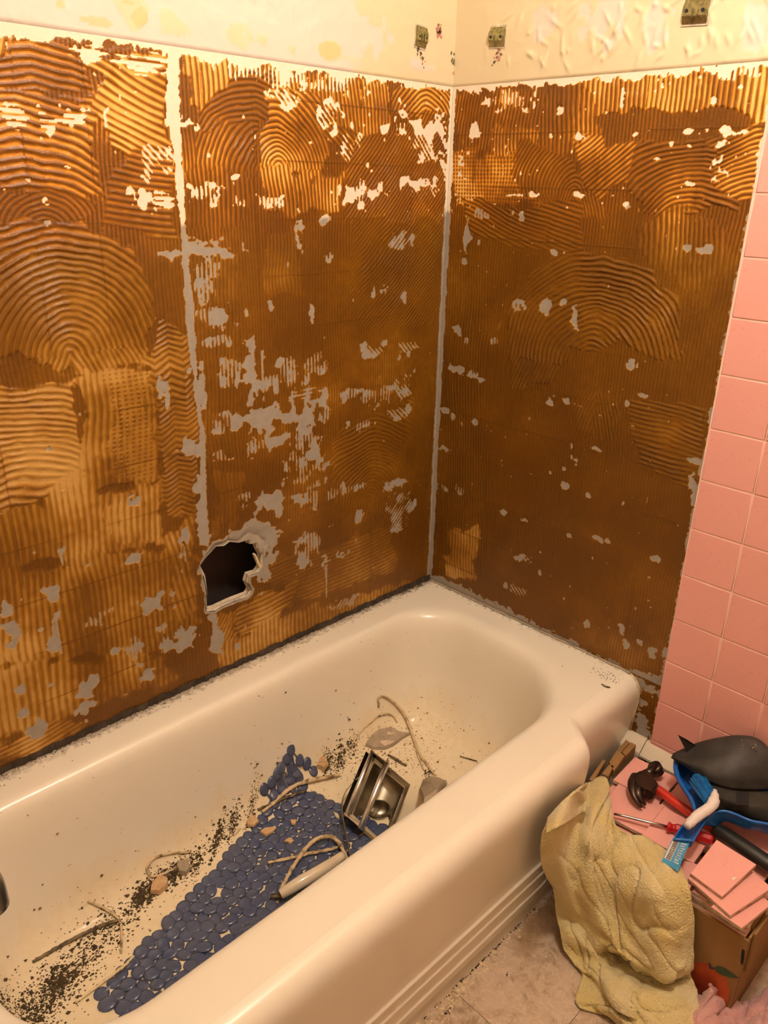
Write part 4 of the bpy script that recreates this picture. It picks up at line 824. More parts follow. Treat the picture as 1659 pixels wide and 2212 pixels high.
# the pebbles in view, nearest the open side of the mat, are single parts; the rest one
for q in ((-0.6176, -0.1281, 0.2000), (-0.6344, -0.1310, 0.1836), (-0.5986, -0.1369, 0.1640), (-0.6545, -0.1349, 0.1700), (-0.6206, -0.1409, 0.1512), (-0.5817, -0.1423, 0.1464), (-0.5711, -0.1539, 0.1276), (-0.6675, -0.1371, 0.1624), (-0.6385, -0.1470, 0.1376), (-0.6137, -0.1512, 0.1312), (-0.6870, -0.1409, 0.1516), (-0.6665, -0.1523, 0.1300), (-0.7102, -0.1427, 0.1448), (-0.6912, -0.1558, 0.1252)):
    peb.append((V((q[0], q[1], 0)), .0165, .0120, 1.3+rng.uniform(-.3, .3)))
peb.sort(key=lambda q: (q[0]-NLc).dot(dw))
for k, (p, ra, rb, ro) in enumerate(peb):
    if k >= 300: break
    bm = bmesh.new(); pebble(bm, p, ra, rb, ro, Bo); from_bm('pebble', bm, 'mat_', bmat, smooth=True)
bm = bmesh.new()
for p, ra, rb, ro in peb[300:]: pebble(bm, p, ra, rb, ro, Bo)
# web between the pebbles
from_bm('pebble_rows', bm, 'mat_', bmat, smooth=True, kind='stuff')
bm = bmesh.new()
P3 = [(p.x, p.y, tubz(p.x, p.y)[0]) for p, *_ in peb]
for i, a in enumerate(P3):
    for b in P3[i+1:i+40]:
        d = math.dist(a[:2], b[:2])
        if d < .031 and rng.random() < .75: sweep(bm, [V(a)+V((0, 0, .0018))-Bo, V(b)+V((0, 0, .0018))-Bo], .0028, 5, .4)
from_bm('mat_web', bm, 'mat_', bmat, smooth=False, kind='stuff')

# chrome recessed holder with its bracket strap
A_, B_, D_ = V((-0.4813, -0.2707, 0.2000)), V((-0.6060, -0.3157, 0.1150)), V((-0.4636, -0.3802, 0.1650)); E_ = B_+D_-A_
hold = thing('recessed_holder', B_*.5+D_*.5+V((.02, .01, -.06)), 'tarnished chrome recessed holder with two bright bars, lying on the mat', 'holder')
Ho = hold.location; ex = (D_-A_).normalized(); ey = (B_-A_).normalized(); nz = ey.cross(ex).normalized()
if nz.z < 0: nz = -nz
W_, Hh = (D_-A_).length, (B_-A_).length
def hp(x, y, z=0): return A_+ex*x*W_+ey*y*Hh+nz*z-Ho
bm = bmesh.new(); fr = .085
def frame_ring(ins, z): return [bm.verts.new(hp(a, b, z)) for a, b in ((ins, ins), (1-ins, ins), (1-ins, 1-ins), (ins, 1-ins))]
rs_ = [frame_ring(0, -.003), frame_ring(0, 0), frame_ring(fr*.5, .0025), frame_ring(fr, 0), frame_ring(fr, -.003)]
for a, b in zip(rs_[:-1], rs_[1:]):
    for i in range(4): bm.faces.new([a[i], a[(i+1) % 4], b[(i+1) % 4], b[i]])
from_bm('frame', bm, 'chrome', hold)
bm = bmesh.new(); K = 14; G = []
for i in range(15):
    a = math.pi*i/14; x = .5-.5*(1-2*fr)*math.cos(a); z = -.058*math.sin(a)**.8; G.append([bm.verts.new(hp(x, y, z)) for y in np.linspace(fr, 1-fr, 8)])
for a, b in zip(G[:-1], G[1:]):
    for k in range(7): bm.faces.new([a[k], a[k+1], b[k+1], b[k]])
for k in (0, 7): bm.faces.new([g[k] for g in G])
o = from_bm('recess_pan', bm, 'tarn', hold, smooth=True); md = o.modifiers.new('s', 'SOLIDIFY'); md.thickness = .0012
bm = bmesh.new(); c0 = hp(.5, .55, -.052); bmesh.ops.create_uvsphere(bm, u_segments=20, v_segments=10, radius=.030, matrix=Matrix.Translation(c0) @ Matrix.Diagonal((1, 1, .5, 1))); from_bm('domed_boss', bm, 'chrome', hold, smooth=True)
bm = bmesh.new(); G = []
for i in range(17):
    a = math.pi*i/16; G.append([bm.verts.new(hp(.36-.52*math.cos(a), y, -.004-.074*math.sin(a))) for y in (.04, .96)])
for a, b in zip(G[:-1], G[1:]): bm.faces.new([a[0], a[1], b[1], b[0]])
for k in (0, 1): bm.faces.new([g[k] for g in G])
from_bm('drum_casing', bm, 'tarn', hold, smooth=False)
for x, z in ((.0, .012), (.40, .020)):
    bm = bmesh.new(); sweep(bm, [hp(x, -.01, z), hp(x, .5, z), hp(x, 1.01, z)], .0070 if x else .0056, 14); o = from_bm('bar', bm, 'chrome_bar', hold, smooth=True)
for y in (0, 1):
    bm = bmesh.new(); prism(bm, [hp(-.04, y, -.004), hp(-.04, y, .017), hp(.36, y, .027), hp(.46, y, .018), hp(.44, y, -.002)], ey*(.0025 if y == 0 else -.0025)); from_bm('bar_bracket', bm, 'chrome_bar' if y else 'chrome', hold)
bm = bmesh.new(); sp = crom([V((-0.4986, -0.2658, 0.1500)), V((-0.5375, -0.2621, 0.1400)), V((-0.5751, -0.2713, 0.1300)), V((-0.6029, -0.2960, 0.1200)), V((-0.6293, -0.3354, 0.1100)), V((-0.6561, -0.3778, 0.1050)), V((-0.6762, -0.4092, 0.1000))], 5)
side = (nz+V((0, -.3, 0))).normalized(); prev = None
for p in sp:
    a = bm.verts.new(p-Ho+side*.012); b = bm.verts.new(p-Ho-side*.012)
    if prev: bm.faces.new([prev[0], a, b, prev[1]])
    prev = (a, b)
o = from_bm('bent_strap', bm, 'tarn', hold, smooth=True); md = o.modifiers.new('s', 'SOLIDIFY'); md.thickness = .0018

# strips of old caulk and other thin debris: points already lie on the enamel
def strand(name, pts, r, m, label, cat='caulk strip', group='strips of old caulk in the tub', n=7, flat=.75, wob=.0006):
    P = crom(pts, 7); o = thing(name, P[len(P)//2], label, cat, group); bm = bmesh.new(); N = len(P)
    P = [p+V((rng.normal(0, wob), rng.normal(0, wob), 0)) for p in P]
    r *= 1.3
    sweep(bm, [p-o.location for p in P], [r*(.72+.28*math.sin(math.pi*min(1, (i+1)/N*1.0)))*(1+rng.uniform(-.18, .18)) for i in range(N)], n, flat)
    s_ = from_bm('strip_body', bm, m, o, smooth=True); return o
strand('caulk_strip', [(-0.3270, -0.1322, 0.1804), (-0.3262, -0.1288, 0.2076), (-0.3020, -0.1306, 0.2012), (-0.2728, -0.1428, 0.1680), (-0.2609, -0.1691, 0.1372), (-0.2762, -0.2092, 0.1120), (-0.3058, -0.2631, 0.1000), (-0.3237, -0.3125, 0.0960), (-0.3361, -0.3492, 0.0956)], .0032, 'caulk', 'long looped dirty caulk strip rising above the grey shard at the far end')
strand('caulk_strip', [(-0.2856, -0.1623, 0.1280), (-0.2905, -0.1473, 0.1448), (-0.3176, -0.1408, 0.1580), (-0.3647, -0.1404, 0.1568), (-0.4090, -0.1438, 0.1452), (-0.4363, -0.1509, 0.1348), (-0.4669, -0.1548, 0.1292)], .0022, 'caulk', 'thin arched caulk strip left of the grey shard')
strand('caulk_strip', [(-0.2839, -0.2220, 0.1040), (-0.3084, -0.2574, 0.0980), (-0.3292, -0.2936, 0.0948), (-0.3415, -0.3132, 0.0936)], .0022, 'caulk', 'short caulk strip beside the lower end of the long loop')
strand('caulk_strip', [(-0.7384, -0.1722, 0.1164), (-0.7043, -0.1692, 0.1188), (-0.6556, -0.1630, 0.1248), (-0.6115, -0.1660, 0.1224), (-0.5581, -0.1805, 0.1140), (-0.5155, -0.1922, 0.1048)], .0044, 'caulk', 'thick pale caulk strip lying across the top of the blue mat')
strand('caulk_strip', [(-0.7424, -0.1635, 0.1212), (-0.7107, -0.1688, 0.1184), (-0.6669, -0.1736, 0.1164), (-0.6176, -0.1820, 0.1112)], .0032, 'caulkd', 'mouldy brown caulk strip just under the thick pale one on the mat')
strand('caulk_strip', [(-0.8050, -0.2853, 0.0964), (-0.7691, -0.3040, 0.0956), (-0.7319, -0.3222, 0.0964), (-0.6966, -0.3433, 0.0968), (-0.6648, -0.3567, 0.0968)], .0034, 'caulk', 'straight caulk strip crossing the bent one on the mat')
strand('caulk_strip', [(-0.8341, -0.3659, 0.1000), (-0.8126, -0.3522, 0.0988), (-0.7632, -0.3291, 0.1012), (-0.7184, -0.3138, 0.1036), (-0.6902, -0.3120, 0.1044), (-0.6650, -0.3255, 0.1052), (-0.6605, -0.3487, 0.1028), (-0.6725, -0.3808, 0.1080), (-0.6827, -0.4074, 0.1060)], .0040, 'caulk', 'bent arch of dirty caulk over the mat beside the chrome holder')
strand('caulk_strip', [(-0.9213, -0.1634, 0.1172), (-0.9470, -0.1567, 0.1276), (-0.9753, -0.1498, 0.1372), (-1.0009, -0.1476, 0.1408), (-1.0165, -0.1514, 0.1344), (-1.0184, -0.1602, 0.1220), (-1.0134, -0.1655, 0.1160), (-0.9936, -0.1718, 0.1128), (-0.9596, -0.1754, 0.1116)], .0026, 'caulk', 'hooked caulk strip lying at the left foot of the back wall')
strand('caulk_strip', [(-1.1455, -0.1518, 0.1368), (-1.1309, -0.1618, 0.1224), (-1.1181, -0.1785, 0.1112), (-1.1095, -0.1981, 0.1008), (-1.1139, -0.2187, 0.0956), (-1.1271, -0.2456, 0.0928), (-1.1400, -0.2665, 0.0916)], .0022, 'caulk', 'curved pinkish caulk strip above the dark stick, left of the mat')
strand('dark_stick', [(-1.2736, -0.1895, 0.1152), (-1.2383, -0.1864, 0.1096), (-1.2028, -0.1861, 0.1060), (-1.1584, -0.1901, 0.1036), (-1.1284, -0.1973, 0.1028), (-1.1118, -0.2028, 0.1016)], .0032, 'caulkd', 'long black mouldy strip in the dirt left of the mat')
strand('caulk_strip', [(-1.2452, -0.3032, 0.0940), (-1.2127, -0.3008, 0.0936), (-1.1763, -0.3004, 0.0964), (-1.1478, -0.2993, 0.0980), (-1.1269, -0.2917, 0.0972)], .0024, 'crumb', 'straight pale strip at the lower left edge of the mat')
strand('caulk_strip', [(-0.2475, -0.3531, 0.1084), (-0.2417, -0.3758, 0.1116), (-0.2364, -0.3985, 0.1152)], .0018, 'caulkd', 'tiny brown strip alone right of the long loop', wob=.0003)
strand('caulk_strip', [(-0.3699, -0.2133, 0.0984), (-0.3651, -0.2375, 0.0956), (-0.3618, -0.2725, 0.0932)], .0030, 'caulkd', 'brown splinter just above the chrome holder', wob=.0003)
strand('caulk_strip', [(-0.8233, -0.1820, 0.1100), (-0.8015, -0.1776, 0.1124)], .0010, 'caulk', 'tiny white sliver on the upper left of the mat', wob=0)
# pieces
def chip(name, pts, th, m, label, cat, group=None, up_=None):
    c = sum((V(p) for p in pts), V())/len(pts); o = thing(name, c, label, cat, group); bm = bmesh.new()
    pp = []
    for i in range(len(pts)):
        a, b = V(pts[i]), V(pts[(i+1) % len(pts)]); pp += [a-c, (a*.5+b*.5)-c+V((rng.normal(0, .0012), rng.normal(0, .0012), 0))]
    lo = [bm.verts.new(p) for p in pp]; hi = [bm.verts.new(p*.93+V((0, 0, th*(1+rng.uniform(-.15, .15))))) for p in pp]; n = len(pp)
    cv = bm.verts.new((0, 0, th*1.1)); bm.faces.new(lo[::-1])
    for i in range(n): bm.faces.new([lo[i], lo[(i+1) % n], hi[(i+1) % n], hi[i]]); bm.faces.new([hi[i], hi[(i+1) % n], cv])
    from_bm('chip_body', bm, m, o); return o
sh = chip('plaster_shard', [(-0.4057, -0.1636, 0.1152), (-0.3787, -0.1559, 0.1256), (-0.3468, -0.1541, 0.1284), (-0.3076, -0.1618, 0.1196), (-0.2964, -0.1806, 0.1108), (-0.2757, -0.2054, 0.1080), (-0.3057, -0.2005, 0.1032), (-0.3368, -0.2006, 0.0992), (-0.3649, -0.1945, 0.0992), (-0.3929, -0.1800, 0.1060)], .007, 'shard', 'large grey plaster shard under the looped caulk', 'plaster shard')
bm = bmesh.new(); pts = [V((-0.3712, -0.1692, 0.1204)), V((-0.3487, -0.1596, 0.1296)), V((-0.3139, -0.1681, 0.1220)), V((-0.3099, -0.1869, 0.1156)), V((-0.3345, -0.1979, 0.1084)), V((-0.3606, -0.1933, 0.1080))]; prism(bm, [p-sh.location for p in pts], (0, 0, .0012)); from_bm('paper_face', bm, 'shardp', sh)
chip('plaster_shard', [(-0.4011, -0.3534, 0.0912), (-0.3743, -0.3391, 0.0916), (-0.3500, -0.3449, 0.0924), (-0.3394, -0.3663, 0.0940), (-0.3344, -0.3863, 0.0952), (-0.6312, -0.6031, 0.3920), (-0.6739, -0.6065, 0.3952)], .010, 'shard', 'grey plaster lump beside the rim, right of the chrome holder', 'plaster shard')
chip('adhesive_chip', [(-0.7816, -0.1728, 0.1148), (-0.7667, -0.1665, 0.1184), (-0.7572, -0.1728, 0.1152), (-0.7569, -0.1862, 0.1080), (-0.7749, -0.1897, 0.1060), (-0.7865, -0.1812, 0.1104)], .006, 'chip', 'leftmost large tan chip on the mat', 'chip')
chip('adhesive_chip', [(-0.7715, -0.2076, 0.1016), (-0.7567, -0.2068, 0.1020), (-0.7328, -0.2201, 0.0996), (-0.7476, -0.2256, 0.0984), (-0.7674, -0.2245, 0.0988)], .005, 'chip', 'pointed tan chip just right of the largest one on the mat', 'chip')
chip('adhesive_chip', [(-0.7444, -0.2622, 0.0956), (-0.7301, -0.2607, 0.0956), (-0.7263, -0.2743, 0.0948), (-0.7375, -0.2768, 0.0948)], .004, 'chip', 'pale chip on the mat left of the bent caulk arch', 'chip')
chip('adhesive_chip', [(-0.6952, -0.2230, 0.0988), (-0.6850, -0.2308, 0.0976), (-0.6953, -0.2402, 0.0972), (-0.7017, -0.2347, 0.0976)], .004, 'chip', 'small tan chip at the middle of the mat', 'chip')
chip('adhesive_chip', [(-0.6046, -0.2685, 0.0952), (-0.6002, -0.2816, 0.0944), (-0.6080, -0.2937, 0.0940), (-0.6096, -0.2808, 0.0944)], .003, 'crumb', 'pale chip on the mat against the bent strap', 'chip')
chip('stone_lump', [(-1.0339, -0.1900, 0.1008), (-1.0213, -0.1779, 0.1072), (-0.9978, -0.1748, 0.1092), (-0.9910, -0.1863, 0.1028), (-0.9992, -0.1979, 0.0988), (-1.0201, -0.2023, 0.0976)], .012, 'chip', 'flat tan lump in the dark dirt left of the mat', 'lump')
chip('stone_lump', [(-0.9640, -0.1767, 0.1080), (-0.9513, -0.1708, 0.1112), (-0.9384, -0.1770, 0.1080), (-0.9392, -0.1902, 0.1004), (-0.9548, -0.1971, 0.0988), (-0.9647, -0.1880, 0.1016)], .012, 'shard', 'grey-brown lump beside the end of the hooked caulk strip', 'lump')
chip('stone_lump', [(-0.5601, -0.1549, 0.1276), (-0.5432, -0.1491, 0.1356), (-0.5269, -0.1528, 0.1300), (-0.5277, -0.1626, 0.1164), (-0.5452, -0.1654, 0.1140)], .014, 'chip', 'rounded tan lump touching the top corner of the mat', 'lump')
# cream ceramic handle piece
hd = thing('ceramic_handle', V((-0.7684, -0.3906, 0.1120)), 'broken cream ceramic grab handle lying against the tub rim', 'handle')
P = crom([(-0.8432, -0.3782, 0.1080), (-0.8272, -0.3824, 0.1120), (-0.7985, -0.3895, 0.1180), (-0.7598, -0.3955, 0.1200), (-0.7221, -0.3964, 0.1180), (-0.6851, -0.3920, 0.1120)], 6)
bm = bmesh.new(); N = len(P); sweep(bm, [p-hd.location for p in P], [.0095+.0035*math.sin(math.pi*i/(N-1)) for i in range(N)], 16); from_bm('grip', bm, 'ceramic', hd, smooth=True)
bm = bmesh.new(); P = crom([(-0.8543, -0.3612, 0.1000), (-0.8451, -0.3710, 0.1010), (-0.8279, -0.3829, 0.1000), (-0.8105, -0.3885, 0.0990)], 5); sweep(bm, [p-hd.location for p in P], .0055, 9, .5); from_bm('broken_end', bm, 'caulkd', hd, smooth=True)

# grit and grime
def grit(name, clusters, m, label, s0, s1, parent=None, onz=None):
    o = thing(name, clusters[0][0] if len(clusters[0][0]) == 3 else (*clusters[0][0][:2], .09), label, 'dirt'); o['kind'] = 'stuff'; bm = bmesh.new(); off = o.location
    for c, sx, sy, ang_, n in clusters:
        for _ in range(n):
            a, b = rng.normal(0, sx), rng.normal(0, sy); x = c[0]+a*math.cos(ang_)-b*math.sin(ang_); y = c[1]+a*math.sin(ang_)+b*math.cos(ang_)
            if onz is None:
                if not (-1.40 < x < -.09 and -.63 < y < -.090): continue
                z = tubz(x, y)[0]
            else: z = onz
            r = rng.uniform(s0, s1)*(1.15 if rng.random() < .85 else 2.4); an = rng.uniform(0, 6.28); el = rng.uniform(.5, 1)
            vs = [bm.verts.new(V((x+r*math.cos(an+t)*(1 if k % 2 else el), y+r*math.sin(an+t)*el, z+.0002))-off) for k, t in enumerate((0, 1.4, 3.0, 4.6))]
            tp = bm.verts.new(V((x+r*.1, y, z+r*rng.uniform(.5, .95)))-off)
            for k in range(4): bm.faces.new([vs[k], vs[(k+1) % 4], tp])
    g = from_bm('grains', bm, m, o); g['kind'] = 'stuff'; return o
grit('dark_grit', [((-1.2786, -0.2567, 0.0972), .045, .030, .5, 420), ((-1.3169, -0.2744, 0.1100), .04, .03, .4, 260), ((-1.2017, -0.2297, 0.0928), .05, .028, .5, 260), ((-1.1398, -0.2086, 0.0956), .04, .02, .5, 200), ((-1.0564, -0.1838, 0.1028), .014, .006, .5, 330), ((-1.0246, -0.1832, 0.1036), .014, .007, .5, 330), ((-0.9982, -0.1786, 0.1060), .012, .007, .5, 260),
    ((-0.9681, -0.1794, 0.1052), .016, .008, .5, 360), ((-0.9236, -0.1803, 0.1052), .02, .008, .5, 200), ((-1.0868, -0.2015, 0.0968), .05, .018, .4, 200), ((-1.2383, -0.2418, 0.0940), .02, .012, .5, 260), ((-1.3294, -0.2894, 0.1200), .03, .02, .5, 300), ((-1.2586, -0.2490, 0.0952), .012, .012, .5, 200)], 'dirt', 'dark gritty dirt heaped along the left side of the tub floor', .0009, .0026)
grit('dark_grit', [((-0.8559, -0.1672, 0.1120), .022, .005, .55, 300), ((-0.8082, -0.1607, 0.1184), .02, .005, .6, 220), ((-0.7498, -0.1511, 0.1312), .025, .005, .6, 160), ((-0.5285, -0.1547, 0.1264), .012, .006, .4, 360), ((-0.4868, -0.1596, 0.1200), .018, .007, .5, 330), ((-0.4405, -0.1520, 0.1304), .012, .006, .5, 120), ((-0.3390, -0.3269, 0.0920), .010, .006, 0, 50), ((-0.6644, -0.1446, 0.1404), .03, .006, .5, 60)], 'dirt', 'dark mouldy grit along the far edge of the mat and up to the chrome holder', .0009, .0024)
grit('brown_crumbs', [((-0.3859, -0.2162, 0.0944), .09, .05, .3, 420), ((-0.4355, -0.1993, 0.0976), .04, .03, .3, 240), ((-0.2958, -0.2114, 0.1012), .07, .06, 0, 240), ((-0.6561, -0.1944, 0.0984), .06, .04, 0, 160), ((-1.2240, -0.2296, 0.0940), .12, .05, .5, 260), ((-0.9337, -0.1957, 0.0980), .05, .02, .5, 140), ((-0.2099, -0.3292, 0.1236), .06, .06, 0, 60), ((-0.8065, -0.2532, 0.0904), .1, .08, 0, 60)], 'dirtl', 'scattered brown crumbs on the tub floor around the chrome holder', .0006, .0018)
# ledge specks
o = thing('ledge_specks', (-.75, -.02, .401), 'black specks of old caulk along the tub ledge', 'dirt'); o['kind'] = 'stuff'; bm = bmesh.new(); off = o.location
for k in range(1500):
    if k < 1150: x = -rng.uniform(0, 1.5); y = -.004-rng.exponential(.009)
    elif k < 1400: y = -rng.uniform(0, .62); x = -.004-rng.exponential(.008)
    else: x = -.06+rng.normal(0, .014); y = -.62+rng.normal(0, .02)
    if rng.random() > .35+.65*abs(math.sin(x*9+y*7)): continue
    if y < -.66 or x > -.002 or (y < -.07 and x < -.075): continue
    r = rng.uniform(.0005, .0020); an = rng.uniform(0, 6.28); vs = [bm.verts.new(V((x+r*math.cos(an+t), y+r*.6*math.sin(an+t), .4003))-off) for t in (0, 1.5, 3.1, 4.7)]; tp = bm.verts.new(V((x, y, .4003+r*.8))-off)
    for q in range(4): bm.faces.new([vs[q], vs[(q+1) % 4], tp])
from_bm('grains', bm, 'grime_gap_shade', o)['kind'] = 'stuff'
strand('dark_chip', [(-0.0959, -0.6322, 0.4008), (-0.0982, -0.6433, 0.4012), (-0.0930, -0.6523, 0.4008)], .0022, 'caulkd', 'single dark chip on the end ledge of the tub', 'chip', None, wob=0)
# hairy remains in the back corner of the ledge
o = thing('corner_grime', (-.02, -.012, .401), 'tangled black grime in the back corner of the tub ledge', 'dirt'); o['kind'] = 'stuff'; bm = bmesh.new()
for k in range(90):
    x = -rng.uniform(0, .13); y = -.002-rng.exponential(.005); a = rng.normal(0, .5); l_ = rng.uniform(.003, .009)
    sweep(bm, [V((x-l_*math.cos(a), y-l_*math.sin(a), .4008))-o.location, V((x, y, .4025))-o.location, V((x+l_*math.cos(a), y+l_*math.sin(a)*.5, .4008))-o.location], .0006, 4)
from_bm('threads', bm, 'grime_gap_shade', o)['kind'] = 'stuff'
# caulk remains along the end wall
bm = bmesh.new(); P = [V((-.004-.0025*abs(math.sin(y*60)), -y, .4015)) for y in np.linspace(.01, .655, 90)]
cw = thing('wall_caulk', (-.004, -.33, .4005), 'ragged grey caulk line where the tub end meets the right wall', 'caulk strip'); sweep(bm, [p-cw.location for p in P], [.0035*(.6+rng.uniform(0, .8)) for _ in P], 6, .7); from_bm('bead', bm, 'shard', cw, smooth=True)
cw = thing('tub_end_caulk', (-.004, -.665, .3), 'vertical caulk bead between tub end and right wall', 'caulk strip'); bm = bmesh.new()
sweep(bm, [V((-.004, y, z))-cw.location for y, z in ((-.650, .399), (-.668, .392), (-.683, .37), (-.684, .34), (-.680, .30), (-.676, .25))], [.003*(.7+rng.uniform(0, .6)) for _ in range(6)], 6, 1, upv=(1, 0, 0)); from_bm('bead', bm, 'caulk', cw, smooth=True)
# crumbs on the floor by the apron
grit('pale_crumbs', [((-.75, -.722, 0), .16, .006, 0, 260), ((-.70, -.728, 0), .05, .010, 0, 160), ((-.57, -.722, 0), .05, .008, 0, 90), ((-.83, -.726, 0), .05, .009, 0, 160)], 'crumb', 'pale crumbs swept along the foot of the tub apron', .0007, .0022, onz=0)
grit('black_crumbs', [((-.575, -.765, 0), .0015, .0015, 0, 10), ((-.62, -.90, 0), .001, .001, 0, 4), ((-.72, -.735, 0), .004, .002, 0, 14), ((-.6, -.712, 0), .2, .0012, 0, 220)], 'grime_gap_shade', 'few black crumbs on the floor near the tub', .0008, .0016, onz=0)

# ------------------------------------------------------------------ cardboard box and what fills it
X0, X1, Y0, Y1, HB = -.347, -.066, -1.114, -.7275, .212
bx = thing('cardboard_box', ((X0+X1)/2, (Y0+Y1)/2, 0), 'brown cardboard fruit box full of pink tiles beside the tub', 'box'); Bx = bx.location
def bpart(nm, a, b, m='card', **k):
    bm = bmesh.new(); box(bm, V(a)-Bx, V(b)-Bx, bev=k.pop('bev', 0)); return from_bm(nm, bm, m, bx, **k)
bpart('front_panel', (X0, Y0, .001), (X0+.004, Y1, HB)); bpart('back_panel', (X1-.004, Y0, .001), (X1, Y1, HB)); bpart('side_panel', (X0+.0045, Y1-.004, .001), (X1-.0045, Y1, HB))
bpart('side_panel', (X0+.010, Y0, .001), (X1-.0045, Y0+.004, HB)); bpart('box_bottom', (X0+.0045, Y0+.0045, .001), (X1-.0045, Y1-.0045, .005))
bpart('corner_edge', (X0+.0045, Y0+.0005, .001), (X0+.0095, Y0+.0045, HB-.001), 'card_in')
bpart('folded_flap', (X0+.02, Y0-.005, .120), (X1-.01, Y0-.0008, HB+.004)); bpart('folded_flap', (X0+.03, Y0+.0048, .17), (X0+.10, Y0+.0095, HB+.012))
bm = bmesh.new(); prism(bm, [V(p)-Bx for p in ((-0.3472, -1.1071, 0.1877), (-0.3472, -1.1120, 0.1886), (-0.3472, -1.1146, 0.1708), (-0.3472, -1.1148, 0.1529), (-0.3472, -1.1109, 0.1553), (-0.3472, -1.1080, 0.1743))], (-.0004, 0, 0)); from_bm('hand_slot', bm, 'black', bx)
bm = bmesh.new(); prism(bm, [V(p)-Bx for p in ((-0.3472, -1.0225, 0.0467), (-0.3472, -1.0344, 0.0861), (-0.3472, -1.0545, 0.1025), (-0.3472, -1.0728, 0.1022), (-0.3472, -1.0857, 0.1046), (-0.3472, -1.0972, 0.0957), (-0.3472, -1.1053, 0.0761), (-0.3472, -1.1075, 0.0466), (-0.3472, -1.0998, 0.0064), (-0.3472, -1.0526, -0.0155), (-0.3472, -1.0287, 0.0003))], (-.0003, 0, 0)); from_bm('printed_fruit', bm, 'fruit', bx)
bm = bmesh.new(); prism(bm, [V(p)-Bx for p in ((-0.3476, -1.0705, 0.1054), (-0.3476, -1.0768, 0.1151), (-0.3476, -1.0864, 0.1205), (-0.3476, -1.1003, 0.1214), (-0.3476, -1.1154, 0.1198), (-0.3476, -1.0988, 0.1064), (-0.3476, -1.0834, 0.0990), (-0.3476, -1.0754, 0.0988))], (-.0003, 0, 0)); from_bm('printed_leaf', bm, 'leaf', bx)
bm = bmesh.new(); prism(bm, [V(p)-Bx for p in ((-0.3476, -1.0585, 0.1066), (-0.3476, -1.0616, 0.1095), (-0.3476, -1.0655, 0.1032), (-0.3476, -1.0715, 0.1051), (-0.3476, -1.0713, 0.1012), (-0.3476, -1.0634, 0.0949))], (-.0003, 0, 0)); from_bm('printed_stem', bm, 'ink', bx)
for q, h_ in ((((-0.0921, -0.6949, 0.2260), (-0.0414, -0.6876, 0.2260), (-0.0441, -0.6989, 0.2260), (-0.0946, -0.7036, 0.2260)), .026), (((-0.0898, -0.7048, 0.2240), (-0.0360, -0.7008, 0.2240), (-0.0361, -0.7143, 0.2240), (-0.0951, -0.7175, 0.2240)), .022),
              (((-0.1427, -0.7024, 0.2220), (-0.0920, -0.6929, 0.2220), (-0.0980, -0.7159, 0.2220), (-0.1623, -0.7261, 0.2220)), .020), (((-0.1893, -0.7123, 0.2240), (-0.1505, -0.7068, 0.2240), (-0.1468, -0.7165, 0.2240), (-0.1873, -0.7265, 0.2240)), .024), (((-0.2270, -0.7025, 0.2220), (-0.1446, -0.6877, 0.2220), (-0.1462, -0.6948, 0.2220), (-0.2260, -0.7115, 0.2220)), .02)):
    bm = bmesh.new(); q = [V(p) for p in q]; q = [V((min(p.x, -.042), p.y, .246)) for p in q]
    prism(bm, [p-Bx for p in q], (0, 0, -h_)); from_bm('torn_flap', bm, 'card', bx)
# rubble under the top layer
rb = thing('tile_rubble', ((X0+X1)/2, (Y0+Y1)/2, .01), 'broken pink tiles packed below the top layer in the box', 'tiles'); rb['kind'] = 'stuff'; bm = bmesh.new()
for z in np.arange(.011, .222, .0085):
    for cx in (-.270, -.150):
        for cy in (-.79, -.90, -1.01):
            if z > .200 and cx < -.25 and cy < -.88: continue
            Mx = Matrix.Translation(V((cx+rng.uniform(-.008, .008), cy+rng.uniform(-.008, .004), z))-rb.location) @ Matrix.Rotation(rng.uniform(-.06, .06), 4, 'Z')
            box(bm, (-.053, -.053, 0), (.053, .053, .007), Mx)
g = from_bm('tile_layers', bm, 'tile', rb); g.data.materials.append(MAT['bisque']); g['kind'] = 'stuff'
for p in g.data.polygons: p.material_index = 0 if p.normal.z > .9 else 1
lt = tile_mesh('loose_tile_mesh', .1078, .1078, .0085)
def loose(x, y, z, rz, label, tx=0, ty=0, sx=1, sy=1):
    o = bpy.data.objects.new('loose_tile', lt); COL.objects.link(o); o.location = (x, y, z); o.rotation_euler = (tx, ty, rz); o.scale = (sx, sy, 1)
    return tag(o, label, 'tile', 'loose pink tiles in the box')
TZ = .2285
loose(-.121, -.785, TZ, .06, 'pink tile in the far left corner of the box, hammer head on it')
loose(-.228, -.808, TZ, .10, 'pink tile beside the towel, under the hammer claw')
loose(-.232, -.915, TZ+.0088, .08, 'pink tile under the screwdriver shaft, seam at its left', 0, 0)
loose(-.120, -.897, TZ, .05, 'pink tile under the hammer handle and dustpan rim')
loose(-.122, -1.008, TZ, -.03, 'pink tile in shade under the dustpan bowl')
loose(-.222, -1.03, TZ-.004, .05, 'pink tile under the black hammer grip')
loose(-.290, -.845, TZ-.022, .02, 'lower pink tile showing between towel and screwdriver')
for k in range(4):
    loose(-.2870+.002*(k % 2), -1.052+.003*(k % 3), .2045+.0088*k, .03*(k % 2), ('lowest', 'second lowest', 'third lowest', 'topmost')[k]+' pink tile of the flat stack with pale edges at the box corner')
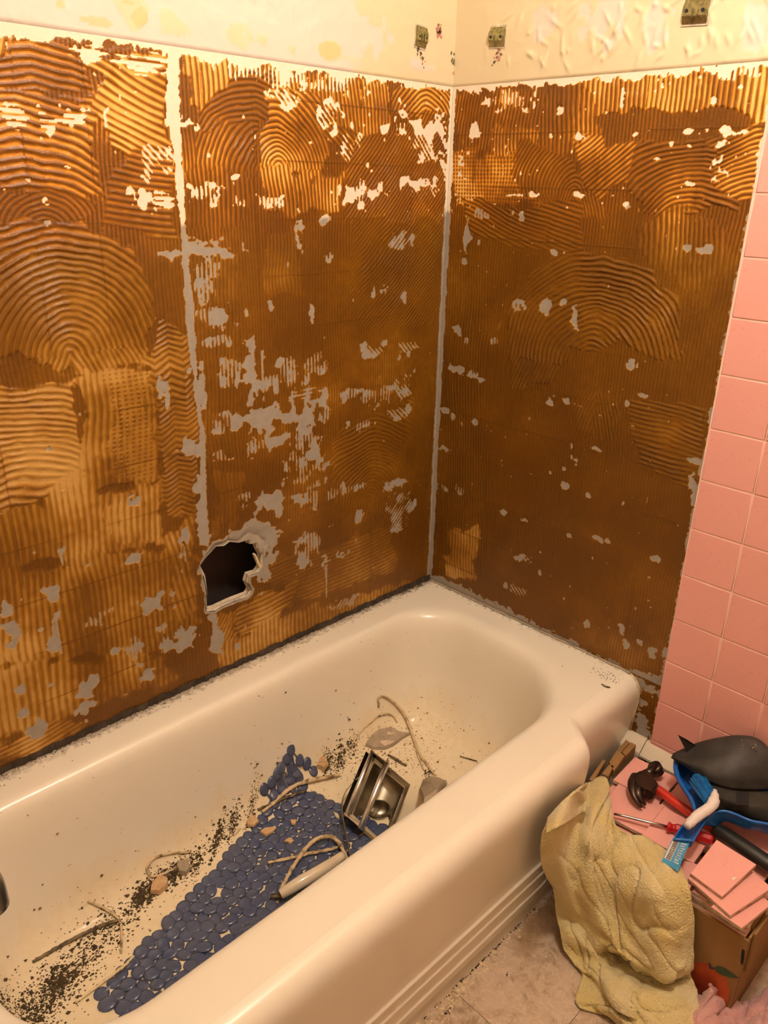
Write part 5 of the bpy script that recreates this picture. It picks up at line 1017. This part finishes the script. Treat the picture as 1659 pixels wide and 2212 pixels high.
def quad_tile(c, th, label):
    c = [V(p) for p in c]; cen = sum(c, V())/4; n = (c[1]-c[0]).cross(c[2]-c[0]).normalized(); n = n if n.z > 0 else -n
    bm = bmesh.new(); rr = []
    for ins, d in ((0, 0), (0, th*.75), (.01, th*.95), (.03, th)): rr.append([bm.verts.new((p-cen)*(1-ins)+n*(d-th)) for p in c])
    bm.faces.new(rr[0][::-1]).material_index = 1
    for k, (a, b) in enumerate(zip(rr[:-1], rr[1:])):
        for i in range(4): f = bm.faces.new([a[i], a[(i+1) % 4], b[(i+1) % 4], b[i]]); f.material_index = 1 if k == 0 else 0
    bm.faces.new(rr[-1]); o = from_bm('loose_tile', bm, ['tile', 'bisque']); o.location = cen; return tag(o, label, 'tile', 'loose pink tiles in the box')
quad_tile([(-0.3579, -1.0425, 0.2480), (-0.3623, -1.1016, 0.2480), (-0.2730, -1.1189, 0.2520), (-0.2608, -1.0554, 0.2520)], .0075, 'lowest of the three fanned pink tiles at the box corner')
quad_tile([(-0.3358, -0.9853, 0.2570), (-0.3603, -1.0781, 0.2570), (-0.2528, -1.1078, 0.2680), (-0.2279, -1.0145, 0.2680)], .0080, 'middle of the three fanned pink tiles at the box corner')
quad_tile([(-0.3322, -0.9864, 0.2670), (-0.3408, -1.0522, 0.2670), (-0.2392, -1.0696, 0.2860), (-0.2339, -0.9897, 0.2860)], .0080, 'topmost fanned pink tile with a white fleck by its corner')
chip('white_fleck', [(-0.2960, -1.0483, 0.2750), (-0.2869, -1.0529, 0.2765), (-0.2872, -1.0602, 0.2755), (-0.2986, -1.0585, 0.2735)], .0006, 'paper', 'white fleck on the topmost fanned pink tile', 'chip')
quad_tile([(-0.2859, -0.9557, 0.2430), (-0.3535, -0.9631, 0.2420), (-0.3513, -0.9970, 0.2440), (-0.2815, -0.9847, 0.2500)], .0075, 'shaded pink tile leaning between screwdriver grip and topmost tile')

# hammer
hm = thing('claw_hammer', V((-0.1572, -0.8051, 0.2620)), 'claw hammer with dark steel head, red handle and black grip', 'hammer'); Hm = hm.location
def zz(l): return [V(p)-Hm for p in l]
bm = bmesh.new(); sweep(bm, zz([(-0.1014, -0.8000, 0.2540), (-0.1084, -0.7920, 0.2700)]), .0155, 20); sweep(bm, zz([(-0.1042, -0.7956, 0.2620), (-0.1248, -0.7909, 0.2620), (-0.1361, -0.7895, 0.2600)]), [.0150, .0095, .012], 12)
o = from_bm('poll', bm, 'steel', hm, smooth=True)
bm = bmesh.new(); prism(bm, zz([(-0.1323, -0.7874, 0.2745), (-0.1531, -0.7763, 0.2745), (-0.1811, -0.7785, 0.2745), (-0.2015, -0.7989, 0.2745), (-0.1909, -0.8127, 0.2745), (-0.1925, -0.8341, 0.2745), (-0.1566, -0.8290, 0.2745), (-0.1453, -0.8077, 0.2745)]), (0, 0, -.026)); bmesh.ops.bevel(bm, geom=bm.edges[:], offset=.0035, segments=2, affect='EDGES'); from_bm('head', bm, 'steel', hm, smooth=False)
for px_ in (((-0.1629, -0.7789, 0.2640), (-0.1899, -0.7848, 0.2660), (-0.2104, -0.7978, 0.2640), (-0.2198, -0.8131, 0.2560), (-0.2206, -0.8269, 0.2470)), ((-0.1715, -0.7949, 0.2640), (-0.1908, -0.7997, 0.2660), (-0.2067, -0.8089, 0.2640), (-0.2099, -0.8185, 0.2560), (-0.2073, -0.8283, 0.2470))):
    bm = bmesh.new(); P = crom(px_, 5); N = len(P); sweep(bm, [p-Hm for p in P], [.0122*(1-.66*i/(N-1)) for i in range(N)], 10, .8); from_bm('claw', bm, 'steel', hm, smooth=True)
bm = bmesh.new(); P = crom([(-0.1585, -0.8175, 0.2580), (-0.1580, -0.8336, 0.2580), (-0.1663, -0.8752, 0.2580), (-0.1734, -0.9199, 0.2580), (-0.1770, -0.9691, 0.2580)], 5); sweep(bm, [p-Hm for p in P], [.0125]*3+[.0105]*(len(P)-3), 14, .95); from_bm('handle', bm, 'red', hm, smooth=True)
bm = bmesh.new(); P = crom([(-0.1761, -0.9648, 0.2580), (-0.1800, -0.9915, 0.2590), (-0.1880, -1.0413, 0.2600), (-0.1948, -1.0974, 0.2600), (-0.1984, -1.1334, 0.2580)], 5); N = len(P); sweep(bm, [p-Hm for p in P], [.0135+.0035*math.sin(math.pi*i/(N-1)) for i in range(N)], 16, .95); from_bm('rubber_grip', bm, 'rubber', hm, smooth=True)

# screwdriver
sd = thing('screwdriver', V((-0.2408, -0.8980, 0.2560)), 'screwdriver with steel shaft and red handle, tip by the towel', 'screwdriver'); So = sd.location
bm = bmesh.new(); sweep(bm, [V(p)-So for p in ((-0.2843, -0.7975, 0.2500), (-0.2764, -0.8135, 0.2510), (-0.2561, -0.8603, 0.2530), (-0.2397, -0.8976, 0.2550))], [.0022, .0030, .0032, .0032], 10); from_bm('shaft', bm, 'shaft', sd, smooth=True)
bm = bmesh.new(); P = crom([(-0.2419, -0.8946, 0.2555), (-0.2400, -0.8998, 0.2555), (-0.2361, -0.9069, 0.2555), (-0.2327, -0.9152, 0.2555), (-0.2215, -0.9434, 0.2560), (-0.2127, -0.9685, 0.2560), (-0.2099, -0.9778, 0.2560)], 4); N = len(P)
rr_ = [.0085, .011, .0118, .0115, .0108, .0095, .0088, .0084, .0088, .0098] + [.0112]*(N-14) + [.0112, .0105, .009, .005]
sweep(bm, [p-So for p in P], rr_[:N], 8); from_bm('handle', bm, 'red2', sd, smooth=False)

# dustpan with its brush
dp = thing('dustpan', V((-0.1933, -0.9541, 0.2850)), 'bright blue plastic dustpan propped on the hammer, handle towards the towel', 'dustpan'); Do = dp.location
rim = [(-0.3095, -0.9364, 0.3000), (-0.2773, -0.9332, 0.3030), (-0.2388, -0.9330, 0.3060), (-0.2150, -0.9316, 0.3100), (-0.1956, -0.9144, 0.3150), (-0.1795, -0.8899, 0.3180), (-0.1580, -0.8655, 0.3200), (-0.1273, -0.8448, 0.3200)]
rim = [V(p) for p in rim]
rim += [V((-.085, -.836, .322)), V((-.062, -.875, .324)), V((-.058, -.96, .326)), V((-.058, -1.06, .326)), V((-.075, -1.135, .324)), V((-.115, -1.130, .320))]
rim += [V(p) for p in ((-0.1446, -1.0751, 0.3180), (-0.1541, -1.0512, 0.3180), (-0.1703, -1.0243, 0.3180), (-0.1732, -0.9981, 0.3170), (-0.1771, -0.9795, 0.3150), (-0.1885, -0.9662, 0.3120), (-0.2111, -0.9600, 0.3080), (-0.2446, -0.9602, 0.3040), (-0.2869, -0.9641, 0.3000))]
rc = crom(rim, 5); N = len(rc)
bm = bmesh.new(); cen = V((-.125, -.985, .27)); hc = V((-.265, -.955, .285))
def floorpt(p, s_, z_):
    c = cen if p.x > -.215 else hc
    if p.x <= -.215:
        # handle trough: shrink towards its axis
        ax0, ax1 = V((-0.2911, -0.9481, 0.2900)), V((-0.1844, -0.9451, 0.2900)); t = (p-ax0).dot(ax1-ax0)/(ax1-ax0).length_squared; c = ax0+(ax1-ax0)*min(max(t, .06), 1.3)
    q = c+(p-c)*s_; return V((q.x, q.y, p.z-z_))
layers = []
for s_, dz in ((1.03, .006), (1.035, .001), (1.0, 0), (.975, .001), (.955, .008), (.90, .026), (.80, .034), (.5, .036)):
    layers.append([bm.verts.new(floorpt(p, s_, dz if p.x > -.215 else dz*.55)-Do) for p in rc])
for a, b in zip(layers[:-1], layers[1:]):
    for i in range(N-1): bm.faces.new([a[i], a[i+1], b[i+1], b[i]])
    bm.faces.new([a[N-1], a[0], b[0], b[N-1]])
bm.faces.new(layers[-1])
o = from_bm('pan', bm, 'blue', dp, smooth=True); md = o.modifiers.new('s', 'SOLIDIFY'); md.thickness = .002; md.offset = 0
T4 = [V(p) for p in ((-0.3044, -0.9326, 0.2960), (-0.2818, -0.9586, 0.2960), (-0.3536, -0.9707, 0.2740), (-0.3523, -0.9371, 0.2740))]
tg = thing('hang_tag', T4[0], 'blue cardboard tag with barcode hanging from the dustpan handle', 'tag'); tn = (T4[1]-T4[0]).cross(T4[3]-T4[0]).normalized(); tn = tn if tn.z > 0 else -tn
def tp(s_, t, h=0): a = T4[0].lerp(T4[1], s_); b = T4[3].lerp(T4[2], s_); return a.lerp(b, t)+tn*h-T4[0]
bm = bmesh.new(); n_ = 9; gv = [[[bm.verts.new(tp(i/(n_-1), j/(n_-1), h)) for i in range(n_)] for j in range(n_)] for h in (0, .0006)]
for lay in gv:
    for j in range(n_-1):
        for i in range(n_-1): bm.faces.new([lay[j][i], lay[j][i+1], lay[j+1][i+1], lay[j+1][i]])
for e_ in ([(0, i) for i in range(n_)], [(n_-1, i) for i in range(n_)], [(i, 0) for i in range(n_)], [(i, n_-1) for i in range(n_)]):
    for (a, b), (c, d) in zip(e_[:-1], e_[1:]): bm.faces.new([gv[0][a][b], gv[0][c][d], gv[1][c][d], gv[1][a][b]])
from_bm('card', bm, 'tag', tg)
def tq(bm, s0, s1, t0, t1, h): prism(bm, [tp(s0, t0, h), tp(s1, t0, h), tp(s1, t1, h), tp(s0, t1, h)], tn*.0002)
bm = bmesh.new(); tq(bm, .05, .43, .07, .84, .0009); from_bm('barcode_panel', bm, 'paper', tg)
bm = bmesh.new(); t = .10
while t < .80:
    w_ = rng.choice([.010, .018, .030]); tq(bm, .12, .40, t, t+w_, .0014); t += w_+rng.choice([.012, .020])
from_bm('barcode', bm, 'ink', tg)
bm = bmesh.new()
for k in range(9): tq(bm, .56+.01*(k % 3), .88-.05*(k % 2), .16+.078*k, .205+.078*k, .0009)
from_bm('printed_lines', bm, 'tagw', tg)
br = thing('hand_brush', V((-0.2219, -0.9505, 0.3250)), 'small white-handled brush with blue bristles lying in the dustpan', 'brush'); Bo_ = br.location
bm = bmesh.new(); P = crom([(-0.2799, -0.9452, 0.3180), (-0.2652, -0.9455, 0.3190), (-0.2386, -0.9491, 0.3230), (-0.2194, -0.9554, 0.3280), (-0.2023, -0.9582, 0.3320), (-0.1841, -0.9530, 0.3360), (-0.1716, -0.9456, 0.3400)], 5); N = len(P)
sweep(bm, [p-Bo_ for p in P], [(.0075, .0095, .0105, .0105, .0105, .0115, .0090, .0065)[min(7, int(i/N*8))] for i in range(N)], 14); from_bm('handle', bm, 'white', br, smooth=True)
bm = bmesh.new()
a0, a1, b0, b1 = V((-0.2078, -0.9449, 0.3300)), V((-0.1745, -0.9455, 0.3370)), V((-0.1627, -0.8955, 0.3200)), V((-0.1261, -0.8954, 0.3250))
for _ in range(260):
    t = rng.uniform(0, 1); h = V((0, 0, rng.uniform(-.006, .010))); p = a0.lerp(a1, t)+h; q = b0.lerp(b1, min(1, max(0, t+rng.normal(0, .06))))+h*1.2+V((rng.normal(0, .002), rng.normal(0, .002), rng.normal(0, .002)))
    sweep(bm, [p-Bo_, (p*.5+q*.5)-Bo_+V((0, 0, .001)), q-Bo_], .0012, 4)
from_bm('bristles', bm, 'bristle', br, kind='stuff')

# black moulded pads in the dustpan
def pad(name, rows, m, label, th):
    G = surf_grid(rows, 6, 6); o = thing(name, G[len(G)//2][len(G[0])//2], label, 'pad'); bm = bmesh.new(); grid_mesh(bm, G, o.location); s_ = from_bm('shell', bm, m, o, smooth=True)
    md = s_.modifiers.new('s', 'SOLIDIFY'); md.thickness = th; md.offset = -1; return o
pd = pad('knee_pad', [[(-0.1296, -0.8325, 0.3300), (-0.1396, -0.8779, 0.3330), (-0.1486, -0.9240, 0.3360), (-0.1373, -0.9672, 0.3380), (-0.0980, -1.0075, 0.3380), (-0.0475, -1.0436, 0.3380)],
    [(-0.1311, -0.8337, 0.3340), (-0.1416, -0.8799, 0.3500), (-0.1409, -0.9223, 0.3580), (-0.1271, -0.9654, 0.3640), (-0.0899, -1.0037, 0.3640), (-0.0452, -1.0427, 0.3600)],
    [(-0.1279, -0.8338, 0.3360), (-0.1148, -0.8734, 0.3600), (-0.1116, -0.9141, 0.3780), (-0.0970, -0.9513, 0.3900), (-0.0682, -0.9897, 0.3900), (-0.0329, -1.0294, 0.3800)],
    [(-0.1176, -0.8327, 0.3370), (-0.0924, -0.8619, 0.3640), (-0.0717, -0.8971, 0.3880), (-0.0426, -0.9336, 0.4020), (-0.0274, -0.9662, 0.4020), (-0.0373, -1.0067, 0.3900)],
    [(-.090, -.838, .33), (-.060, -.860, .345), (-.028, -.890, .355), (-.018, -.930, .360), (-.020, -.975, .36), (-.035, -1.03, .36)]], 'pad', 'black knee pad with a glossy domed shell, tipped over the dustpan rim', .004)
bm = bmesh.new(); prism(bm, [V(p)-pd.location for p in ((-0.1308, -0.8378, 0.3950), (-0.1182, -0.8551, 0.3850), (-0.0967, -0.8700, 0.3650), (-0.1161, -0.8589, 0.3520))], (.004, .001, -.003)); from_bm('strap_tip', bm, 'black', pd)
bm = bmesh.new()
for k in range(9):
    c = V((-0.0602, -0.9411, 0.4015))-pd.location+V((rng.uniform(-.012, .012), rng.uniform(-.035, .006), rng.uniform(-.003, .0)))
    bmesh.ops.create_uvsphere(bm, u_segments=8, v_segments=5, radius=.0022, matrix=Matrix.Translation(c))
from_bm('shell_studs', bm, 'chrome', pd, smooth=True, kind='stuff')
pd2 = pad('knee_pad', [[(-0.1283, -0.9106, 0.3250), (-0.1237, -0.9535, 0.3280), (-0.1017, -0.9918, 0.3300), (-0.0509, -1.0465, 0.3300)],
    [(-0.1476, -0.9222, 0.3270), (-0.1514, -0.9686, 0.3380), (-0.1325, -1.0071, 0.3400), (-0.0835, -1.0569, 0.3380)],
    [(-0.1681, -0.9391, 0.3240), (-0.1704, -0.9805, 0.3340), (-0.1535, -1.0166, 0.3360), (-0.1077, -1.0668, 0.3340)],
    [(-0.1772, -0.9570, 0.3080), (-0.1629, -0.9837, 0.3100), (-0.1535, -1.0213, 0.3120), (-0.1215, -1.0765, 0.3120)],
    [(-0.1733, -0.9600, 0.2980), (-0.1574, -0.9836, 0.2980), (-0.1478, -1.0214, 0.3000), (-0.1169, -1.0773, 0.3000)]], 'padcloth', 'flat black padded piece lying in the dustpan under the domed one', .006)
bm = bmesh.new(); prism(bm, [V(p)-pd2.location for p in ((-0.1433, -0.9806, 0.3410), (-0.1259, -0.9976, 0.3415), (-0.1621, -1.0123, 0.3385), (-0.1767, -0.9937, 0.3375))], (0, 0, .002)); from_bm('strap', bm, 'black', pd2)

# ------------------------------------------------------------------ towels and cloths
def cloth(name, sheets, m, label, th, disp, origin, nu=12, nv=12):
    bm = bmesh.new(); O_ = V(origin)
    for s_ in sheets: grid_mesh(bm, surf_grid(s_, nu, nv), O_, disp if len(s_) > 4 else None)
    bmesh.ops.recalc_face_normals(bm, faces=bm.faces); me = bpy.data.meshes.new(name); bm.to_mesh(me); bm.free()
    o = link(name, me, m, None, True); o.location = O_; md = o.modifiers.new('s', 'SOLIDIFY'); md.thickness = th; md.offset = 0; return o
def wr(seed, a1, s1, a2, s2, st=1.0):
    def f(u, v):
        x = np.array([[u]]); y = np.array([[v*st]]); r = vnoise(x+.35*y, y*.32, .10, seed+2)[0, 0]; r2 = vnoise(x-.5*y, y*.6, .13, seed+3)[0, 0]; return float(vnoise(x, y, s1, seed)[0, 0]*a1 + vnoise(x, y, s2, seed+1)[0, 0]*a2 + a1*.75*(max(0, 1-abs(r)*6)**2+.5*max(0, 1-abs(r2)*6)**2)*min(1, 6*u, 6*(1-u)))
    return f
main = [[(-0.4574, -0.7580, 0.3461), (-0.3977, -0.7620, 0.3555), (-0.2509, -0.7179, 0.2620), (-0.2145, -0.7338, 0.2620), (-0.2629, -0.7742, 0.2620), (-0.3199, -0.8169, 0.2620), (-0.3233, -0.8542, 0.2640), (-0.3072, -0.8865, 0.2620), (-0.3091, -0.9272, 0.2620), (-0.3247, -0.9658, 0.2620)],
    [(-0.4898, -0.7620, 0.3388), (-0.4406, -0.7700, 0.3471), (-0.3300, -0.7490, 0.2747), (-0.3100, -0.7697, 0.2760), (-0.3300, -0.8026, 0.2684), (-0.3450, -0.8279, 0.2450), (-0.3500, -0.8671, 0.2457), (-0.3500, -0.9099, 0.2611), (-0.3520, -0.9525, 0.2716), (-0.3500, -0.9898, 0.2606)],
    [(-0.5039, -0.7620, 0.2962), (-0.4816, -0.7860, 0.3217), (-0.4000, -0.7773, 0.2603), (-0.4000, -0.8102, 0.2781), (-0.3850, -0.8325, 0.2481), (-0.3750, -0.8512, 0.2222), (-0.3820, -0.8901, 0.2354), (-0.3900, -0.9335, 0.2610), (-0.3780, -0.9709, 0.2584), (-0.3620, -1.0045, 0.2465)],
    [(-0.4886, -0.7620, 0.2318), (-0.4802, -0.7900, 0.2652), (-0.4280, -0.7967, 0.2270), (-0.4200, -0.8275, 0.2364), (-0.4000, -0.8518, 0.2065), (-0.3920, -0.8747, 0.1880), (-0.4020, -0.9126, 0.2081), (-0.4120, -0.9516, 0.2405), (-0.3920, -0.9848, 0.2301), (-0.3640, -1.0151, 0.2180)],
    [(-0.4487, -0.7660, 0.1434), (-0.4528, -0.7950, 0.1823), (-0.4280, -0.8107, 0.1700), (-0.4220, -0.8422, 0.1783), (-0.3980, -0.8683, 0.1500), (-0.3920, -0.8940, 0.1416), (-0.4000, -0.9279, 0.1606), (-0.4140, -0.9663, 0.1975), (-0.3980, -0.9984, 0.1955), (-0.3660, -1.0236, 0.1863)],
    [(-0.4212, -0.7850, 0.0689), (-0.4305, -0.8120, 0.1068), (-0.4200, -0.8305, 0.1141), (-0.4240, -0.8645, 0.1333), (-0.4080, -0.8929, 0.1156), (-0.4020, -0.9186, 0.1117), (-0.4120, -0.9527, 0.1327), (-0.4200, -0.9870, 0.1604), (-0.4020, -1.0132, 0.1590), (-0.3680, -1.0317, 0.1516)],
    [(-0.4200, -0.8236, 0.0349), (-0.4250, -0.8425, 0.0663), (-0.4300, -0.8658, 0.0910), (-0.4320, -0.8946, 0.1028), (-0.4240, -0.9224, 0.0905), (-0.4200, -0.9482, 0.0903), (-0.4250, -0.9796, 0.1062), (-0.4240, -1.0065, 0.1231), (-0.4050, -1.0258, 0.1268), (-0.3700, -1.0391, 0.1207)],
    [(-0.4300, -0.8750, 0.0408), (-0.4350, -0.8876, 0.0631), (-0.4360, -0.9031, 0.0755), (-0.4340, -0.9255, 0.0816), (-0.4280, -0.9515, 0.0725), (-0.4240, -0.9760, 0.0717), (-0.4240, -0.9989, 0.0785), (-0.4200, -1.0175, 0.0902), (-0.4050, -1.0330, 0.1065), (-0.3720, -1.0408, 0.1016)],
    [(-0.4120, -0.8798, 0.0202), (-0.4150, -0.8901, 0.0350), (-0.4160, -0.9057, 0.0476), (-0.4140, -0.9269, 0.0499), (-0.4080, -0.9512, 0.0414), (-0.4040, -0.9739, 0.0413), (-0.4040, -0.9952, 0.0489), (-0.4000, -1.0137, 0.0632), (-0.3900, -1.0294, 0.0844), (-0.3620, -1.0360, 0.0856)]]
flapc = [[(-0.4985, -0.7680, 0.3567), (-0.4553, -0.7720, 0.3749), (-0.4137, -0.7740, 0.3756), (-0.3400, -0.7526, 0.3114)],
    [(-0.5369, -0.7900, 0.3785), (-0.4988, -0.7960, 0.3909), (-0.3720, -0.7603, 0.3088), (-0.3520, -0.7682, 0.3015)],
    [(-0.5546, -0.8000, 0.3810), (-0.5237, -0.8120, 0.3886), (-0.3980, -0.7726, 0.3015), (-0.3800, -0.7808, 0.3074)]]
backl = [[(-0.4439, -0.7700, 0.1391), (-0.4282, -0.7900, 0.1280), (-0.3950, -0.8114, 0.0808), (-0.3920, -0.8624, 0.0564), (-0.3850, -0.9241, 0.0402), (-0.3800, -0.9880, 0.0628), (-0.3620, -1.0309, 0.0934)],
    [(-0.4250, -0.7710, 0.0640), (-0.4200, -0.7987, 0.0703), (-0.4150, -0.8342, 0.0639), (-0.4050, -0.8815, 0.0383), (-0.4000, -0.9401, 0.0316), (-0.3920, -0.9962, 0.0517), (-0.3660, -1.0384, 0.0725)],
    [(-0.4500, -0.8013, 0.0482), (-0.4480, -0.8298, 0.0586), (-0.4400, -0.8600, 0.0553), (-0.4250, -0.8982, 0.0354), (-0.4200, -0.9532, 0.0333), (-0.4100, -1.0092, 0.0527), (-0.3700, -1.0476, 0.0634)],
    [(-0.4536, -0.8213, 0.0160), (-0.4515, -0.8501, 0.0220), (-0.4470, -0.8759, 0.0340), (-0.4535, -0.9201, 0.0450), (-0.4564, -0.9741, 0.0550), (-0.4313, -1.0247, 0.0600), (-0.3719, -1.0555, 0.0500)],
    [(-0.4662, -0.8547, 0.0100), (-0.4672, -0.8740, 0.0160), (-0.4576, -0.8978, 0.0300), (-0.4678, -0.9415, 0.0400), (-0.4724, -0.9908, 0.0550), (-0.4495, -1.0394, 0.0620), (-0.3911, -1.0693, 0.0500)],
    [(-0.4684, -0.8717, 0.0070), (-0.4642, -0.8865, 0.0120), (-0.4761, -0.9169, 0.0340), (-0.4869, -0.9642, 0.0420), (-0.4903, -1.0115, 0.0580), (-0.4699, -1.0552, 0.0620), (-0.4121, -1.0864, 0.0500)],
    [(-0.4931, -0.8812, 0.0070), (-0.4875, -0.9104, 0.0200), (-0.4942, -0.9451, 0.0400), (-0.5020, -0.9830, 0.0400), (-0.5098, -1.0318, 0.0560), (-0.4916, -1.0737, 0.0600), (-0.4335, -1.1043, 0.0460)],
    [(-0.5266, -0.8934, 0.0060), (-0.5175, -0.9242, 0.0180), (-0.5177, -0.9617, 0.0360), (-0.5237, -1.0052, 0.0380), (-0.5303, -1.0528, 0.0500), (-0.5107, -1.0934, 0.0520), (-0.4522, -1.1235, 0.0360)],
    [(-0.5303, -0.9095, 0.0050), (-0.5183, -0.9446, 0.0060), (-0.5166, -0.9844, 0.0100), (-0.5246, -1.0195, 0.0100), (-0.5246, -1.0669, 0.0120), (-0.5047, -1.1079, 0.0120), (-0.4590, -1.1369, 0.0080)]]
tuft = [[(-0.4523, -0.9008, 0.0450), (-0.4610, -0.9302, 0.0550), (-0.4672, -0.9599, 0.0600), (-0.4645, -0.9729, 0.0550)], [(-0.4777, -0.9138, 0.0480), (-0.4953, -0.9420, 0.0660), (-0.4978, -0.9647, 0.0680), (-0.4933, -0.9842, 0.0620)], [(-0.4926, -0.9311, 0.0400), (-0.5108, -0.9524, 0.0580), (-0.5060, -0.9740, 0.0700), (-0.4980, -0.9983, 0.0620)], [(-0.4993, -0.9471, 0.0340), (-0.5135, -0.9655, 0.0460), (-0.5153, -0.9869, 0.0520), (-0.5025, -1.0090, 0.0460)]]
tw = cloth('towel', [main, flapc, backl, tuft], 'towel', 'x', .0045, wr(71, .012, .16, .006, .07), (-.42, -.86, 0))
tag(tw, 'rumpled yellow terry towel hanging from the box corner to the floor', 'towel')
pk = [[(-0.3720, -1.0508, 0.0195), (-0.3720, -1.0649, 0.0594), (-0.3720, -1.0821, 0.0889), (-0.3106, -1.0964, 0.0200), (-0.3034, -1.1181, 0.0140), (-0.2807, -1.1326, 0.0200), (-0.2426, -1.1478, 0.0280), (-0.1389, -1.1804, 0.0200)],
    [(-0.4242, -1.0689, 0.0500), (-0.4004, -1.0791, 0.0600), (-0.3770, -1.0922, 0.0660), (-0.3547, -1.1102, 0.0400), (-0.3392, -1.1302, 0.0300), (-0.3231, -1.1475, 0.0500), (-0.2928, -1.1660, 0.0600), (-0.1811, -1.1974, 0.0300)],
    [(-0.4479, -1.0847, 0.0460), (-0.4308, -1.0987, 0.0600), (-0.4055, -1.1136, 0.0580), (-0.3717, -1.1272, 0.0360), (-0.3767, -1.1525, 0.0500), (-0.3494, -1.1688, 0.0600), (-0.3011, -1.1857, 0.0500), (-0.2090, -1.2156, 0.0300)],
    [(-0.4613, -1.1000, 0.0260), (-0.4421, -1.1171, 0.0360), (-0.4223, -1.1349, 0.0400), (-0.4072, -1.1538, 0.0400), (-0.3901, -1.1756, 0.0460), (-0.3548, -1.1929, 0.0460), (-0.3072, -1.2100, 0.0360), (-0.2292, -1.2373, 0.0200)],
    [(-0.4743, -1.1189, 0.0040), (-0.4537, -1.1394, 0.0050), (-0.4292, -1.1582, 0.0050), (-0.4097, -1.1768, 0.0050), (-0.3831, -1.1976, 0.0050), (-0.3484, -1.2170, 0.0050), (-0.3053, -1.2342, 0.0040), (-0.2400, -1.2608, 0.0040)]]
pc = cloth('pink_cloth', [pk], 'pinkt', 'x', .004, wr(91, .014, .17, .006, .08), (-.33, -1.17, 0))
tag(pc, 'crumpled dusty pink cloth on the floor at the lower right', 'cloth')
nv_ = [[(-.30+.05*i, -1.150-.02*j, .004+.05*math.sin(math.pi*(i+.4)/5.8)*math.sin(math.pi*(j+.4)/3.8)) for i in range(6)] for j in range(4)]
nv_ = [[(p[0]+.08, p[1]-.008, p[2]) for p in r] for r in nv_]
nc_ = cloth('navy_cloth', [nv_], 'navy', 'x', .004, wr(93, .010, .17, .006, .08), (-.1, -1.19, 0), 6, 6)
tag(nc_, 'dark navy cloth at the right edge behind the pink one', 'cloth')
